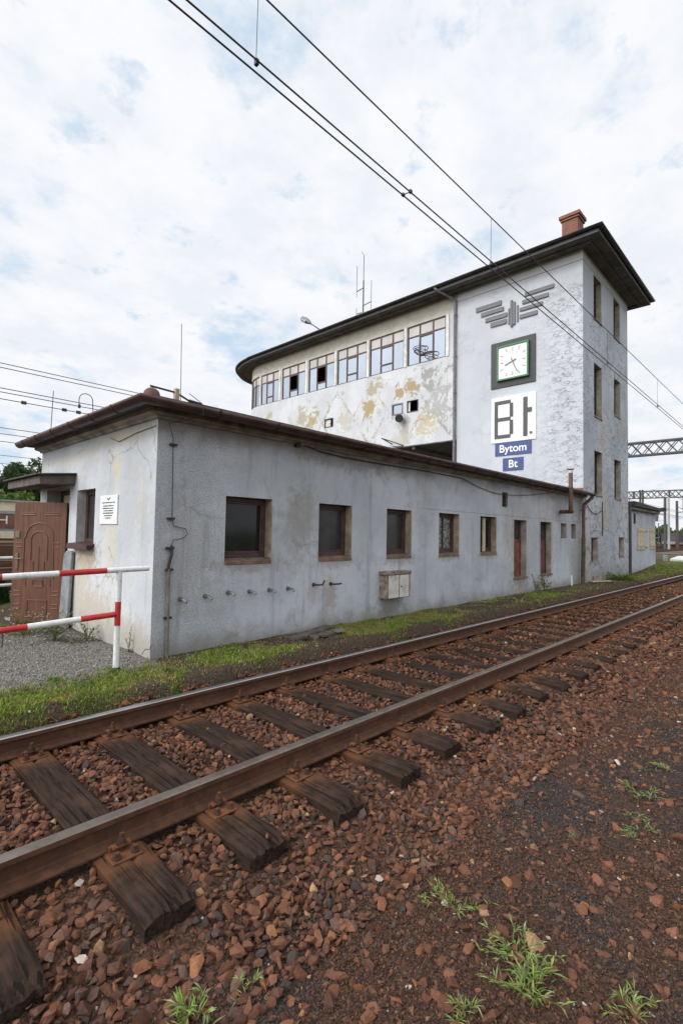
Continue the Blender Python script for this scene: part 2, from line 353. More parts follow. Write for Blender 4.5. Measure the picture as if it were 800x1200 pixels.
def mat_lace():
    t = NT('lace_curtain_behind_glass'); p = t.pos(); n = t.noise(p, 26, 4, .7, 1.5); v = t.vor(p, 24).outputs['Distance']
    c = t.mix(t.mr(t.math('ADD', n, t.math('MULTIPLY', v, .5)), .55, .85), (.36,.37,.34), (.09,.10,.085))
    return t.fin(c, .25, None, spec=.5)

M = {}
M['long'] = mat_long_wall(); M['end'] = mat_end_wall(); M['tfront'] = mat_tower(True); M['tside'] = mat_tower(False); M['room'] = mat_room_wall()
M['reveal'] = simple('bare_ochre_reveal', (.33,.26,.185), .95, var=.4, scale=5, dirt=(.16,.12,.09))
M['reveal_grey'] = simple('bare_grey_reveal', (.34,.31,.26), .95, var=.3, scale=4, dirt=(.2,.17,.14))
M['reveal_pale'] = simple('pale_reveal', (.46,.45,.42), .95, var=.25, scale=4, dirt=(.28,.25,.2))
M['frame'] = simple('brown_purple_frame_paint', (.062,.030,.029), .55, var=.35, scale=10)
M['frame2'] = simple('dark_window_frame', (.045,.03,.026), .6, var=.3, scale=10)
M['rframe'] = simple('rust_brown_window_frame', (.075,.038,.03), .55, var=.4, scale=6)
M['sill'] = simple('rusty_sill', (.17,.115,.08), .9, var=.4, scale=8, dirt=(.10,.065,.045))
M['pane'] = mat_glass('dark_glass', (.012,.015,.014), .08, 0, .35)
M['pane_grey'] = mat_glass('grimy_glass', (.036,.036,.034), .22, 0, .35)
M['pane_sky'] = simple('sky_mirroring_glass', (.27,.295,.33), .07, .85, var=.06, scale=.7, bump=0)
M['blind'] = simple('pale_blind_behind_glass', (.50,.465,.44), .25, var=.12, scale=1.2, bump=0)
M['lace'] = mat_lace()
M['mullion'] = simple('white_mullion_paint', (.66,.64,.6), .6, var=.15, scale=4, dirt=(.45,.38,.3))
M['gutter'] = simple('brown_gutter_metal', (.060,.030,.025), .5, .2, var=.4, scale=5, dirt=(.05,.03,.026))
M['gutterdark'] = simple('gutter_band', (.03,.018,.016), .6, .2)
M['cornice'] = simple('weathered_concrete_cornice', (.27,.245,.21), .95, var=.4, scale=4, dirt=(.1,.085,.07), bump=.4)
M['canopy'] = simple('dark_weathered_canopy', (.12,.095,.08), .9, var=.35, scale=6, dirt=(.06,.05,.045))
M['felt'] = simple('tar_felt', (.05,.047,.046), .9, var=.3, scale=3)
M['soffit'] = simple('dark_timber_soffit', (.10,.09,.085), .9, var=.35, scale=2.5, dirt=(.05,.045,.045))
M['fascia'] = simple('dark_grey_fascia', (.045,.044,.046), .55, .1, var=.3, scale=3)
M['pipe'] = simple('grey_drain_pipe', (.16,.155,.165), .5, .2, var=.25, scale=5)
M['pipe_brown'] = simple('rusty_drain_pipe', (.13,.075,.055), .75, .1, var=.45, scale=4, dirt=(.075,.065,.04))
M['pipe_mossgrey'] = simple('grey_conduit', (.17,.15,.13), .7, .1, var=.3, scale=8)
M['steel'] = simple('dull_steel', (.22,.21,.2), .45, .6, var=.3, scale=20)
M['darksteel'] = simple('dark_weathered_steel', (.06,.058,.058), .6, .4, var=.3, scale=12)
M['cable'] = simple('black_cable', (.025,.024,.025), .6, var=.2)
M['wire'] = simple('weathered_copper_wire', (.035,.03,.032), .5, .3, var=.2)
M['white'] = simple('white_enamel', (.74,.745,.74), .4, var=.04, scale=6, bump=0)
M['paper'] = simple('white_sign_panel', (.72,.725,.715), .5, var=.04, scale=6, bump=0)
M['paintwhite'] = simple('white_gloss_paint', (.74,.74,.73), .4, var=.08, scale=22, dirt=(.52,.48,.42))
M['paintred'] = simple('red_gloss_paint', (.47,.024,.028), .4, var=.2, scale=14, dirt=(.30,.05,.04))
M['letter'] = simple('dark_grey_lettering', (.075,.072,.07), .6, var=.15, scale=20)
M['clockface'] = simple('clock_dial_white', (.78,.79,.76), .3, var=.02, bump=0)
M['clockframe'] = simple('charcoal_surround', (.045,.043,.042), .6, var=.15, scale=10)
M['green'] = simple('green_clock_rim', (.045,.165,.07), .4, var=.12, scale=10)
M['hand'] = simple('grey_clock_hand', (.16,.155,.15), .5, var=.1)
M['blue'] = simple('blue_sign_enamel', (.04,.065,.20), .45, var=.1, scale=6, bump=0)
M['signtext'] = simple('white_lettering', (.8,.8,.8), .5, var=.02, bump=0)
M['ink'] = simple('black_print', (.06,.06,.06), .6, var=.1, bump=0)
M['emblem'] = simple('grey_cast_emblem', (.175,.175,.185), .7, var=.2, scale=30, bump=.5)
M['brick'] = mat_brick(); M['door'] = mat_door()
M['door_relief'] = simple('brown_door_moulding', (.155,.066,.038), .45, var=.15, scale=6)
M['brass'] = simple('tarnished_brass', (.17,.14,.10), .4, .7, var=.2)
M['darkin'] = simple('dark_interior', (.02,.019,.018), .95, var=.2)
M['cream'] = simple('cream_panel', (.50,.43,.29), .7, var=.15, scale=5)
M['doorred'] = simple('oxblood_door_paint', (.16,.05,.05), .7, var=.35, scale=6, dirt=(.09,.045,.035))
M['doorrust'] = simple('rusted_door_paint', (.19,.065,.042), .75, var=.4, scale=6, dirt=(.10,.04,.03))
M['boxwhite'] = simple('chipped_white_metal', (.56,.55,.51), .6, var=.12, scale=10, dirt=(.22,.14,.08))
M['boxrust'] = simple('rusted_box_rim', (.23,.175,.125), .85, var=.5, scale=16, dirt=(.46,.44,.39))
M['concrete'] = simple('grey_concrete', (.33,.33,.32), .95, var=.22, scale=6, dirt=(.22,.2,.18), bump=.4)
M['slab'] = simple('dark_grey_concrete', (.22,.225,.225), .95, var=.25, scale=6, dirt=(.14,.13,.12), bump=.4)
M['woodgrey'] = simple('weathered_plank', (.085,.068,.055), .9, var=.4, scale=9, bump=.4)
M['woodpale'] = simple('bleached_board', (.36,.31,.25), .9, var=.3, scale=9)
M['shutter'] = simple('flaking_cream_shutter', (.52,.46,.34), .85, var=.15, scale=7, dirt=(.30,.2,.12))
M['redflash'] = simple('red_flashing', (.26,.075,.05), .7, var=.3, scale=6)
M['sleeper'] = mat_wood()
M['railrust'] = mat_rust('rail_rust', (.125,.056,.030), (.07,.036,.023), .7)
M['platerust'] = mat_rust('baseplate_rust', (.20,.078,.032), (.11,.048,.026), .85)
M['bolt'] = mat_rust('bolt_rust', (.11,.052,.032), (.06,.032,.024), .7)
M['railtop'] = simple('worn_rail_head', (.19,.155,.13), .42, .7, var=.2, scale=9, bump=.05)
M['railbright'] = simple('polished_rail_head', (.42,.41,.41), .28, .95, var=.1, scale=9, bump=.03)
M['stones'] = mat_attr('ballast_stone', .92, .5, 90)
M['leaves'] = mat_attr('leaf', .6, 0, 30, .25)
M['ground'] = mat_ground()
M['wagonbrown'] = simple('wagon_brown_paint', (.17,.075,.05), .7, var=.2, scale=1.5, dirt=(.11,.055,.04))
M['wagongrey'] = simple('wagon_grey_steel', (.30,.29,.31), .6, var=.15, scale=1.5)
M['wagondark'] = simple('wagon_dark_steel', (.07,.07,.085), .7, var=.2, scale=1.5)
M['wagonorange'] = simple('wagon_orange_rust', (.30,.12,.06), .7, var=.25, scale=1)
M['beige'] = simple('beige_shed_cladding', (.66,.57,.45), .8, var=.1, scale=.7)
M['chalk'] = simple('chalk_white_marking', (.7,.66,.62), .8, var=.05)
M['lattice'] = simple('galvanised_lattice', (.06,.062,.068), .6, .2, var=.2, scale=3)
M['mastgrey'] = simple('spun_concrete_mast', (.34,.33,.31), .9, var=.15, scale=2)
M['mastdark'] = simple('dark_mast_steel', (.085,.08,.08), .7, .2, var=.2, scale=2)
M['mastrust'] = simple('rust_primer', (.10,.05,.04), .8, var=.2, scale=2)
M['bark'] = simple('tree_bark', (.07,.055,.04), .95, var=.3, scale=5)
M['whiteblock'] = simple('whitewashed_concrete', (.72,.71,.69), .9, var=.08, scale=2, dirt=(.55,.52,.48))
M['glaze'] = simple('lamp_glass', (.28,.29,.28), .2, var=.1)
M['ceramic'] = simple('yellowed_insulator', (.36,.30,.18), .4, var=.2, scale=20)
M['tile'] = simple('clay_vent', (.12,.065,.05), .85, var=.3, scale=12)

def facade(mb, a0, a1, z0, z1, holes, depth, mi=0, mr=1, c0=0.):
    """wall sheet at c=c0 with real openings and reveals going inwards"""
    As = sorted({a0, a1, *[h[0] for h in holes], *[h[1] for h in holes]})
    Zs = sorted({z0, z1, *[h[2] for h in holes], *[h[3] for h in holes]})
    for i in range(len(As)-1):
        for j in range(len(Zs)-1):
            ca = (As[i]+As[i+1])/2; cz = (Zs[j]+Zs[j+1])/2
            if any(h[0] < ca < h[1] and h[2] < cz < h[3] for h in holes): continue
            mb.quad((As[i],c0,Zs[j]), (As[i+1],c0,Zs[j]), (As[i+1],c0,Zs[j+1]), (As[i],c0,Zs[j+1]), mi)
    for h in holes:
        d = h[4] if len(h) > 4 else depth
        p = [(h[0],h[2]),(h[1],h[2]),(h[1],h[3]),(h[0],h[3])]
        for k in range(4):
            (aa,za),(ab,zb) = p[k], p[(k+1)%4]
            mb.quad((aa,c0,za),(ab,c0,zb),(ab,c0+d,zb),(aa,c0+d,za), mr)
def frame_bars(mb, a0, a1, z0, z1, c0, c1, w, mi=0):
    mb.box(a0, a0+w, c0, c1, z0, z1, mi); mb.box(a1-w, a1, c0, c1, z0, z1, mi)
    mb.box(a0+w, a1-w, c0, c1, z0, z0+w, mi); mb.box(a0+w, a1-w, c0, c1, z1-w, z1, mi)
def sweep(mb, path, prof, mi=0, closed=False):
    """profile [(outward offset, z)] carried along a plan path; outward = right of travel; mitred"""
    n = len(path); cols = []
    for i, p in enumerate(path):
        p = Vector(p)
        dn = Vector(path[(i+1) % n]) - p if (closed or i < n-1) else p - Vector(path[i-1])
        dp = p - Vector(path[i-1]) if (closed or i > 0) else dn
        n1 = Vector((dp.y, -dp.x)).normalized(); n2 = Vector((dn.y, -dn.x)).normalized()
        m = (n1+n2); m = m.normalized() / max(.3, m.normalized().dot(n1))
        cols.append([(p.x+m.x*o, p.y+m.y*o, z) for o, z in prof])
    k = len(prof); pts = [q for c in cols for q in c]
    F = [(i*k+j, ((i+1) % n)*k+j, ((i+1) % n)*k+j+1, i*k+j+1) for i in range(n if closed else n-1) for j in range(k-1)]
    if not closed: F += [tuple(range(k)), tuple(range((n-1)*k, n*k))[::-1]]
    mb.add(pts, F, mi)
def text_mesh(txt, size, extrude=.004, bold=.0):
    cu = bpy.data.curves.new('lettering', 'FONT'); cu.body = txt; cu.size = size; cu.extrude = extrude; cu.offset = bold
    cu.align_x = 'CENTER'; cu.align_y = 'CENTER'
    ob = bpy.data.objects.new('lettering', cu); COL.objects.link(ob)
    dg = bpy.context.evaluated_depsgraph_get(); me = bpy.data.meshes.new_from_object(ob.evaluated_get(dg))
    bpy.data.objects.remove(ob); return me

# ------------------------------------------------------------------ camera, world, sun
F_ = (0.72474165, 0.68762831, 0.04378177); R_ = (0.6875697, -0.72587552, 0.01877856); U_ = (-0.04469278, -0.01649341, 0.99886462)
cd = bpy.data.cameras.new('camera'); cam = bpy.data.objects.new('camera', cd); COL.objects.link(cam)
cam.matrix_world = Matrix(((R_[0],U_[0],-F_[0],-2.573),(R_[1],U_[1],-F_[1],-5.2513),(R_[2],U_[2],-F_[2],1.4631),(0,0,0,1)))
cd.sensor_fit = 'VERTICAL'; cd.sensor_height = 36; cd.lens = 587.14/1200*36; cd.clip_start = .05; cd.clip_end = 3000
scene.camera = cam

SUN_AZ, SUN_EL = R(166), R(38)      # direction towards the sun, measured in the ground plane from +u
sd = Vector((math.cos(SUN_AZ)*math.cos(SUN_EL), math.sin(SUN_AZ)*math.cos(SUN_EL), math.sin(SUN_EL)))
w = bpy.data.worlds.new('World'); scene.world = w; w.use_nodes = True
nt = w.node_tree; nt.nodes.clear(); L = nt.links.new
def wn(t, **k):
    n = nt.nodes.new(t)
    for a, b in k.items(): setattr(n, a, b)
    return n
out = wn('ShaderNodeOutputWorld'); sky = wn('ShaderNodeTexSky'); sky.sky_type = 'NISHITA'; sky.sun_disc = False
sky.sun_elevation = SUN_EL; sky.sun_rotation = R(90) - SUN_AZ; sky.air_density = 1.0; sky.dust_density = 1.5
bg1 = wn('ShaderNodeBackground'); bg1.inputs[1].default_value = .15; sky.altitude = 0; sky.dust_density = 3; L(sky.outputs[0], bg1.inputs[0])
tc = wn('ShaderNodeTexCoord'); sp = wn('ShaderNodeSeparateXYZ'); L(tc.outputs['Generated'], sp.inputs[0])
def wm(op, a, b=None):
    m = wn('ShaderNodeMath', operation=op)
    for i, q in enumerate((a, b)):
        if q is None: continue
        if isinstance(q, (int, float)): m.inputs[i].default_value = q
        else: L(q, m.inputs[i])
    return m.outputs[0]
zz = wm('ADD', wm('MAXIMUM', sp.outputs[2], 0.0), .22)
cb = wn('ShaderNodeCombineXYZ'); L(wm('DIVIDE', sp.outputs[0], zz), cb.inputs[0]); L(wm('DIVIDE', sp.outputs[1], zz), cb.inputs[1])
def wnoise(scale, detail, rough, off=(0,0,0)):
    mp = wn('ShaderNodeMapping'); mp.inputs['Location'].default_value = off; L(cb.outputs[0], mp.inputs[0])
    n = wn('ShaderNodeTexNoise'); n.inputs['Scale'].default_value = scale; n.inputs['Detail'].default_value = detail; n.inputs['Roughness'].default_value = rough
    L(mp.outputs[0], n.inputs['Vector']); return n.outputs[0]
def wmr(x, a, b, c=0, d=1):
    m = wn('ShaderNodeMapRange', interpolation_type='SMOOTHSTEP'); L(x, m.inputs[0])
    for i, q in enumerate((a, b, c, d)): m.inputs[i+1].default_value = q
    return m.outputs[0]
cov = wm('MINIMUM', wmr(wnoise(2.6, 9, .60), .30, .45, .0, 1.0), wmr(wnoise(6.5, 8, .62, (1,7,0)), .30, .43, .25, 1.0))                       # thin cloud everywhere, thinner in a few gaps
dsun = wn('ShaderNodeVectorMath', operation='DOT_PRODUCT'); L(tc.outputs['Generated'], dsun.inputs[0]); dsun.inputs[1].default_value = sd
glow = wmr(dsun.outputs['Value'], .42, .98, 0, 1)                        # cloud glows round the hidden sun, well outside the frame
lum = wmr(wnoise(4.2, 9, .64, (4,2,0)), .34, .64)
cc = wn('ShaderNodeMix', data_type='RGBA'); L(lum, cc.inputs[0]); cc.inputs[6].default_value = (.845,.88,.94,1); cc.inputs[7].default_value = (.96,.97,1.0,1)
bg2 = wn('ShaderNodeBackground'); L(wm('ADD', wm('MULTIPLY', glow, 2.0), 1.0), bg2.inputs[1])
cv_ = wn('ShaderNodeMix', data_type='RGBA'); L(cov, cv_.inputs[0]); cv_.inputs[6].default_value = (.68,.84,1.0,1); L(cc.outputs[2], cv_.inputs[7])   # thin bright veil where blue shows
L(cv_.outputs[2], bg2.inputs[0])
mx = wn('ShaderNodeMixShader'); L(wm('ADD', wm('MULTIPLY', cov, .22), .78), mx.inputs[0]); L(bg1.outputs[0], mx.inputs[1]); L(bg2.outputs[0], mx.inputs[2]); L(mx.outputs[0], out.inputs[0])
sl = bpy.data.lights.new('sun', 'SUN'); sl.energy = 1.25; sl.angle = R(14); sl.color = (1,.955,.89)
so = bpy.data.objects.new('sun', sl); COL.objects.link(so); so.rotation_euler = sd.to_track_quat('Z', 'Y').to_euler(); so.location = (-30,10,40)
vs = scene.view_settings; vs.view_transform = 'Standard'; vs.look = 'None'; vs.exposure = 0; vs.gamma = 1; vs.use_curve_mapping = False
cy = scene.cycles; cy.use_denoising = True; cy.max_bounces = 6; cy.diffuse_bounces = 3; cy.glossy_bounces = 3; cy.caustics_reflective = False; cy.caustics_refractive = False
try: cy.denoiser = 'OPENIMAGEDENOISE'; cy.denoising_input_passes = 'RGB_ALBEDO_NORMAL'
except Exception: pass

UT, LT, VT, W1 = 13.854, 5.11, 4.48, 4.03
# ------------------------------------------------------------------ ground
def gh(u, v):
    u = np.asarray(u, float); v = np.asarray(v, float)
    n = fbm(u*1.7, v*1.7, 3, 4) - .5
    bed = -.205 - .065*sst(2.95, 3.35, -v) - .02*sst(3.4, 4.4, -v) - .02*sst(4.3, 6, -v)
    strip = .075 + .02*sst(0, 3, u) + .05*n
    h = lerp(bed + .03*n, strip, sst(-1.0, -.82, v))
    h = h + .28*sst(19, 24, u)*sst(-.7, -.1, v)*sst(9, 4, v)*sst(60, 35, u)
    h = h + .05*np.exp(-((u-2.2)/.45)**2)*np.exp(-((v+.25)/.2)**2)
    yard = -.06 + .03*n
    h = lerp(h, yard, np.maximum(sst(5.2, 8, v), 0))
    h = lerp(h, -.3 + .04*n, sst(7, 12, -v))
    return h
def gmask(u, v):
    n = fbm(u*1.5, v*1.5, 61); n2 = fbm(u*5, v*5, 71)
    left = sst(.3, -.2, u)*sst(-1.0,-.72,v+.07+.35*(n2-.5)+.12*(n-.5))*sst(-.12, -.35, v)
    walk = sst(.1,.5,u)*sst(-.88,-.68,v + .4*(n2-.5))*sst(.47,.63,n*.5 + n2*.4 + .22*np.exp(-((u-3.0)/.6)**2) + .2*np.exp(-((u-.9)/.7)**2) + .16*np.exp(-((u-4.7)/.5)**2) + .06*sst(8.5,9.5,u)*sst(11.5,10.5,u) + .14*sst(15.5,18,u))
    walk = walk*(1-np.exp(-((u-2.1)/.38)**2)*.95)
    return np.clip(left*lerp(.12,1,sst(.30,.50,n2)) + walk, 0, 1)
def ashk(u, v): return sst(3.5, 3.9, -v + (fbm(u*.9, v*.9, 11)-.5)*.8 - .1*np.clip(u, 0, 6))*sst(.43, .55, fbm(u*1.15, v*1.15, 47) + .10*sst(-.2,1.5,u))
def gcol(u, v):
    n1 = fbm(u*.9, v*.9, 11); n2 = fbm(u*2.6, v*2.6, 21)
    brown = np.array([.082,.048,.033]); ash = np.array([.058,.047,.043]); soil = np.array([.082,.062,.045]); moss = np.array([.12,.135,.042]); gravel = np.array([.22,.21,.195])
    yd = np.array([.12,.095,.06]); yg = np.array([.105,.125,.04])
    m = lambda c, d, k: c*(1-k[..., None]) + d*k[..., None]
    base = np.broadcast_to(brown, u.shape+(3,)).copy()
    ak = ashk(u, v)
    base = m(base, ash, ak)
    base = m(base, np.array([.13,.06,.03]), sst(3, 8, u)*sst(-3.4,-3.0,v)*.7)
    strip = m(np.broadcast_to(soil, u.shape+(3,)).copy(), moss, gmask(u, v)*.75*sst(.3,.6,n2) + .35*sst(.5,.65,n2)*sst(14,17,u))
    gv = sst(-.42, -.25, v+(n2-.5)*.35)*sst(.05, -.05, u)*sst(2.6, 1.9, v+.6*(n1-.5))
    strip = m(strip, gravel, gv)
    c = m(base, strip, sst(-1.02, -.86, v))
    far = m(np.broadcast_to(yd, u.shape+(3,)).copy(), yg, sst(.45, .6, fbm(u*.12, v*.12, 5)))
    k = np.maximum.reduce([sst(4.6, 7, v), sst(10, 14, -v), sst(34, 44, u), sst(8, 14, -u)])
    return m(c, far, k*(1-sst(-.4,-.9,v)*sst(-4.6,-3.6,v)*.999))
def axis_lines(fine0, fine1, step, lo, hi):
    a = list(np.arange(fine0, fine1, step)); x = fine1; s = step
    while x < hi: a.append(x); s *= 1.16; x += s
    a.append(hi); x = fine0; s = step
    b = []
    while x > lo: s *= 1.16; x -= s; b.append(max(x, lo))
    return np.array(sorted(set(np.round(b + a, 4))))
gu = axis_lines(-3.2, 7.5, .055, -900, 1200); gvv = axis_lines(-5.6, .4, .055, -900, 1200)
UU, VV = np.meshgrid(gu, gvv, indexing='ij'); HH = gh(UU, VV); CC = gcol(UU, VV)
nu, nv = UU.shape
idx = np.arange(nu*nv).reshape(nu, nv)
q = np.stack([idx[:-1,:-1], idx[1:,:-1], idx[1:,1:], idx[:-1,1:]], -1).reshape(-1, 4)
def np_mesh(name, V, Fc, cols=None, mat=None, smooth=False):
    """Fc: (n,k) int array of faces with k corners"""
    me = bpy.data.meshes.new(name); n, k = Fc.shape
    me.vertices.add(len(V)); me.vertices.foreach_set('co', np.ascontiguousarray(V, np.float32).ravel())
    me.loops.add(n*k); me.loops.foreach_set('vertex_index', np.ascontiguousarray(Fc, np.int32).ravel())
    me.polygons.add(n); me.polygons.foreach_set('loop_start', np.arange(0, n*k, k, dtype=np.int32))
    me.polygons.foreach_set('loop_total', np.full(n, k, np.int32))
    if smooth: me.polygons.foreach_set('use_smooth', np.ones(n, bool))
    else: me.polygons.foreach_set('use_smooth', np.zeros(n, bool))
    if cols is not None:
        at = me.color_attributes.new('Col', 'FLOAT_COLOR', 'POINT')
        at.data.foreach_set('color', np.ascontiguousarray(np.c_[cols, np.ones(len(cols))], np.float32).ravel())
    me.update(calc_edges=True)
    if mat: me.materials.append(mat)
    ob = bpy.data.objects.new(name, me); COL.objects.link(ob); return ob
g = np_mesh('ground', np.stack([UU, VV, HH], -1).reshape(-1, 3), q, CC.reshape(-1, 3), M['ground'], True)
tag(g, kind='structure')

# ------------------------------------------------------------------ track
ZS = -.160                                                      # top of the sleepers
SU = [-2.62,-2.03,-1.43,-.865,-.262,.345,.935,1.575,2.13,2.745,3.32,3.93] + [4.5+.6*i for i in range(20)]
V0, V1 = -2.598, -1.091                                          # rail axes
VM = (V0+V1)/2
def rail_profile():
    hw, fw = .0345, .0625
    r = [(-fw,-.149),(fw,-.149),(fw,-.139),(.012,-.122),(.0075,-.112),(.0075,-.052),(.012,-.043),(hw,-.034),(hw,-.008),(.027,-.0015),(.012,0)]
    return r + [(-a, b) for a, b in r[::-1][:-2]] 
def make_rail(v, label, topmat):
    mb = MB(); pr = rail_profile(); n = len(pr); us = [-14, -3, 1, 5, 9, 14, 22, 40, 90]
    pts = [(u, v+a, b) for u in us for a, b in pr]; F = []; mi = []
    for i in range(len(us)-1):
        for k in range(n):
            F.append((i*n+k, i*n+(k+1) % n, (i+1)*n+(k+1) % n, (i+1)*n+k))
    b = len(mb.v); mb.v += pts; mb.f += F
    for i in range(len(us)-1):
        for k in range(n):
            za = pr[k][1]; zb = pr[(k+1) % n][1]
            mb.m.append(1 if min(za, zb) > -.0085 else 0)
    mb.add([(us[0], v+a, z) for a, z in pr], [tuple(range(n))], 0); mb.add([(us[-1], v+a, z) for a, z in pr], [tuple(range(n))], 0)
    o = mb.build('rail', [M['railrust'], topmat]); tag(o, label, 'rail', 'rails of the near track')
    return o
make_rail(V0, 'nearer running rail of the foreground track, dull brown worn head', M['railtop'])
make_rail(V1, 'farther running rail beside the grass strip, bright polished head', M['railbright'])

def sleeper_mesh(seed, near):
    r = random.Random(seed); L2, W, T = 1.30, .122, .15
    nx, ny = (13, 40) if near else (5, 8); mb = MB(); V = {}
    ck = r.uniform(-.05, .05); wob = [r.uniform(-.012,.012) for _ in range(8)]
    def P(i, j, k):
        x = -W + 2*W*i/(nx-1); y = -L2 + 2*L2*j/(ny-1); z = -T*k
        if k == 0:
            e = min(1, (W-abs(x))/.022); z -= .010*(1-e)**2
            z += .004*math.sin(y*5+seed) + r.uniform(-.0015,.0015)
            d = abs(x - ck - wob[int(j/ny*7)])
            if near and d < .013: z -= .020*r.uniform(.5, 1) if (j/ny < .3 or (j*7+seed) % 11 > 3) else 0
            ee = (L2-abs(y))/.16
            if ee < .5: z -= (.010+.012*r.random())*(1-ee*2)**2 * (1 if seed % 3 != 1 else 2.2)
        x *= 1 + .015*math.sin(y*4+seed*2) ; y += (r.uniform(-.012,.012) if near and abs(y) > L2-.01 else 0)
        return (x, y, z)
    for k in (0, 1):
        for i in range(nx):
            for j in range(ny): V[i,j,k] = len(mb.v); mb.v.append(P(i,j,k))
    for i in range(nx-1):
        for j in range(ny-1): mb.f.append((V[i,j,0],V[i+1,j,0],V[i+1,j+1,0],V[i,j+1,0])); mb.m.append(0)
    for j in range(ny-1):
        mb.f += [(V[0,j,0],V[0,j+1,0],V[0,j+1,1],V[0,j,1]), (V[nx-1,j+1,0],V[nx-1,j,0],V[nx-1,j,1],V[nx-1,j+1,1])]; mb.m += [0,0]
    for i in range(nx-1):
        mb.f += [(V[i+1,0,0],V[i,0,0],V[i,0,1],V[i+1,0,1]), (V[i,ny-1,0],V[i+1,ny-1,0],V[i+1,ny-1,1],V[i,ny-1,1])]; mb.m += [0,0]
    return mb
# base plate with its clamps, built once around the rail axis
PM = {}
def plate_parts(sl, v, near):
    o = ORIG
    def part(key, fn, mat, par, loc, smooth=False, bevel=0):
        if key not in PM:
            mb = MB(); fn(mb); ob = mb.build(key.split('#')[0], mat, None, smooth, bevel); PM[key] = ob.data
        else:
            ob = bpy.data.objects.new(key.split('#')[0], PM[key]); COL.objects.link(ob)
        ob.parent = par; ob.location = loc; return ob
    def pl(mb):
        mb.box(-.075,.075,-.175,.175,0,.012)
        for s in (-1,1): mb.box(-.055,.055,s*.066-.008,s*.066+.008,.012,.04); mb.box(-.045,.045,s*.082-.02,s*.082+.02,.03,.046)
    p = part('base_plate', pl, M['platerust'], sl, (0, v-VM, .001), bevel=.003)
    if near:
        def bo(mb):
            mb.cyl((0,0,0),(0,0,.085),.011,10); mb.cyl((0,0,.034),(0,0,.056),.021,6); mb.cyl((0,0,.028),(0,0,.034),.026,12); mb.cyl((0,0,.056),(0,0,.062),.017,10)
        def sc(mb):
            mb.cyl((0,0,0),(0,0,.012),.020,12); mb.box(-.011,.011,-.011,.011,.012,.032)
        for s in (-1,1): part('clip_bolt', bo, M['bolt'], p, (0, s*.088, .012), True)
        for sx in (-1,1):
            for s in (-1,1): part('screw', sc, M['bolt'], p, (sx*.045, s*.145, .012), True)
LBL = ['sleeper end cut off by the lower left corner of the picture','second sleeper from the lower left corner, end broken and rounded','third sleeper from the lower left corner, short flat split end',
       'fourth sleeper from the lower left corner, squat dark end','fifth sleeper from the lower left corner, deep split along its top','sixth sleeper from the lower left, its end half sunk in brown stones',
       'seventh sleeper from the lower left, plain dark end in brown stones','eighth sleeper from the lower left, thin dark end among stones','ninth sleeper from the lower left, small end showing above stones']
shared = {}
for i, u in enumerate(SU):
    nr = u < 4.2
    loc = (u, VM - .05 + (-.0 if i % 3 else .03), ZS - (0 if u < 3 else .012))
    lab = LBL[i-1] if 1 <= i <= 9 else ('weathered timber sleeper left of the picture corner' if i == 0 else 'rust dusted timber sleeper half buried in brown ballast along the far stretch of track')
    s = thing('railway_sleeper', lab, 'sleeper', loc, 'timber sleepers of the near track')
    key = i if nr else i % 3 + 100
    if key in shared:
        ob = bpy.data.objects.new('timber', shared[key]); COL.objects.link(ob); ob.parent = s
    else:
        mb = sleeper_mesh(i+3, nr); ob = mb.build('timber', M['sleeper'], None, True, fix=True); ob.parent = s; shared[key] = ob.data
    for v in (V0, V1): plate_parts(s, v - loc[1] + VM, u < 5.2)

# ------------------------------------------------------------------ ballast and gravel (stuff)
def stone_variants(n, k=13):
    out = []; k0 = k
    for i in range(n):
        k = k0 + (0, 3, 7, 1)[i % 4]
        bm = bmesh.new()
        sc = Vector((1, random.uniform(.60,.95), random.uniform(.34,.62)))
        for j in range(k):
            d = Vector((random.gauss(0,1), random.gauss(0,1), random.gauss(0,1))).normalized()
            d = Vector((d.x*sc.x, d.y*sc.y, d.z*sc.z))*random.uniform(.8, 1.05); bm.verts.new(d)
        r = bmesh.ops.convex_hull(bm, input=bm.verts)
        bmesh.ops.delete(bm, geom=[v for v in bm.verts if not v.link_faces], context='VERTS')
        bmesh.ops.triangulate(bm, faces=bm.faces); bm.verts.index_update()
        out.append((np.array([v.co[:] for v in bm.verts]), np.array([[v.index for v in f.verts] for f in bm.faces]))); bm.free()
    return out
VAR = stone_variants(28); VAR_S = stone_variants(10, 8)
def rot_mats(n, flat=.5):
    a = rng.uniform(0, 2*np.pi, n); b = rng.normal(0, flat, n); c = rng.normal(0, flat, n)
    ca, sa, cb, sb, cc, sc = np.cos(a), np.sin(a), np.cos(b), np.sin(b), np.cos(c), np.sin(c); z = np.zeros(n); o = np.ones(n)
    Rz = np.stack([np.stack([ca,-sa,z],-1), np.stack([sa,ca,z],-1), np.stack([z,z,o],-1)],-2)
    Ry = np.stack([np.stack([cb,z,sb],-1), np.stack([z,o,z],-1), np.stack([-sb,z,cb],-1)],-2)
    Rx = np.stack([np.stack([o,z,z],-1), np.stack([z,cc,-sc],-1), np.stack([z,sc,cc],-1)],-2)
    return Rz @ Ry @ Rx
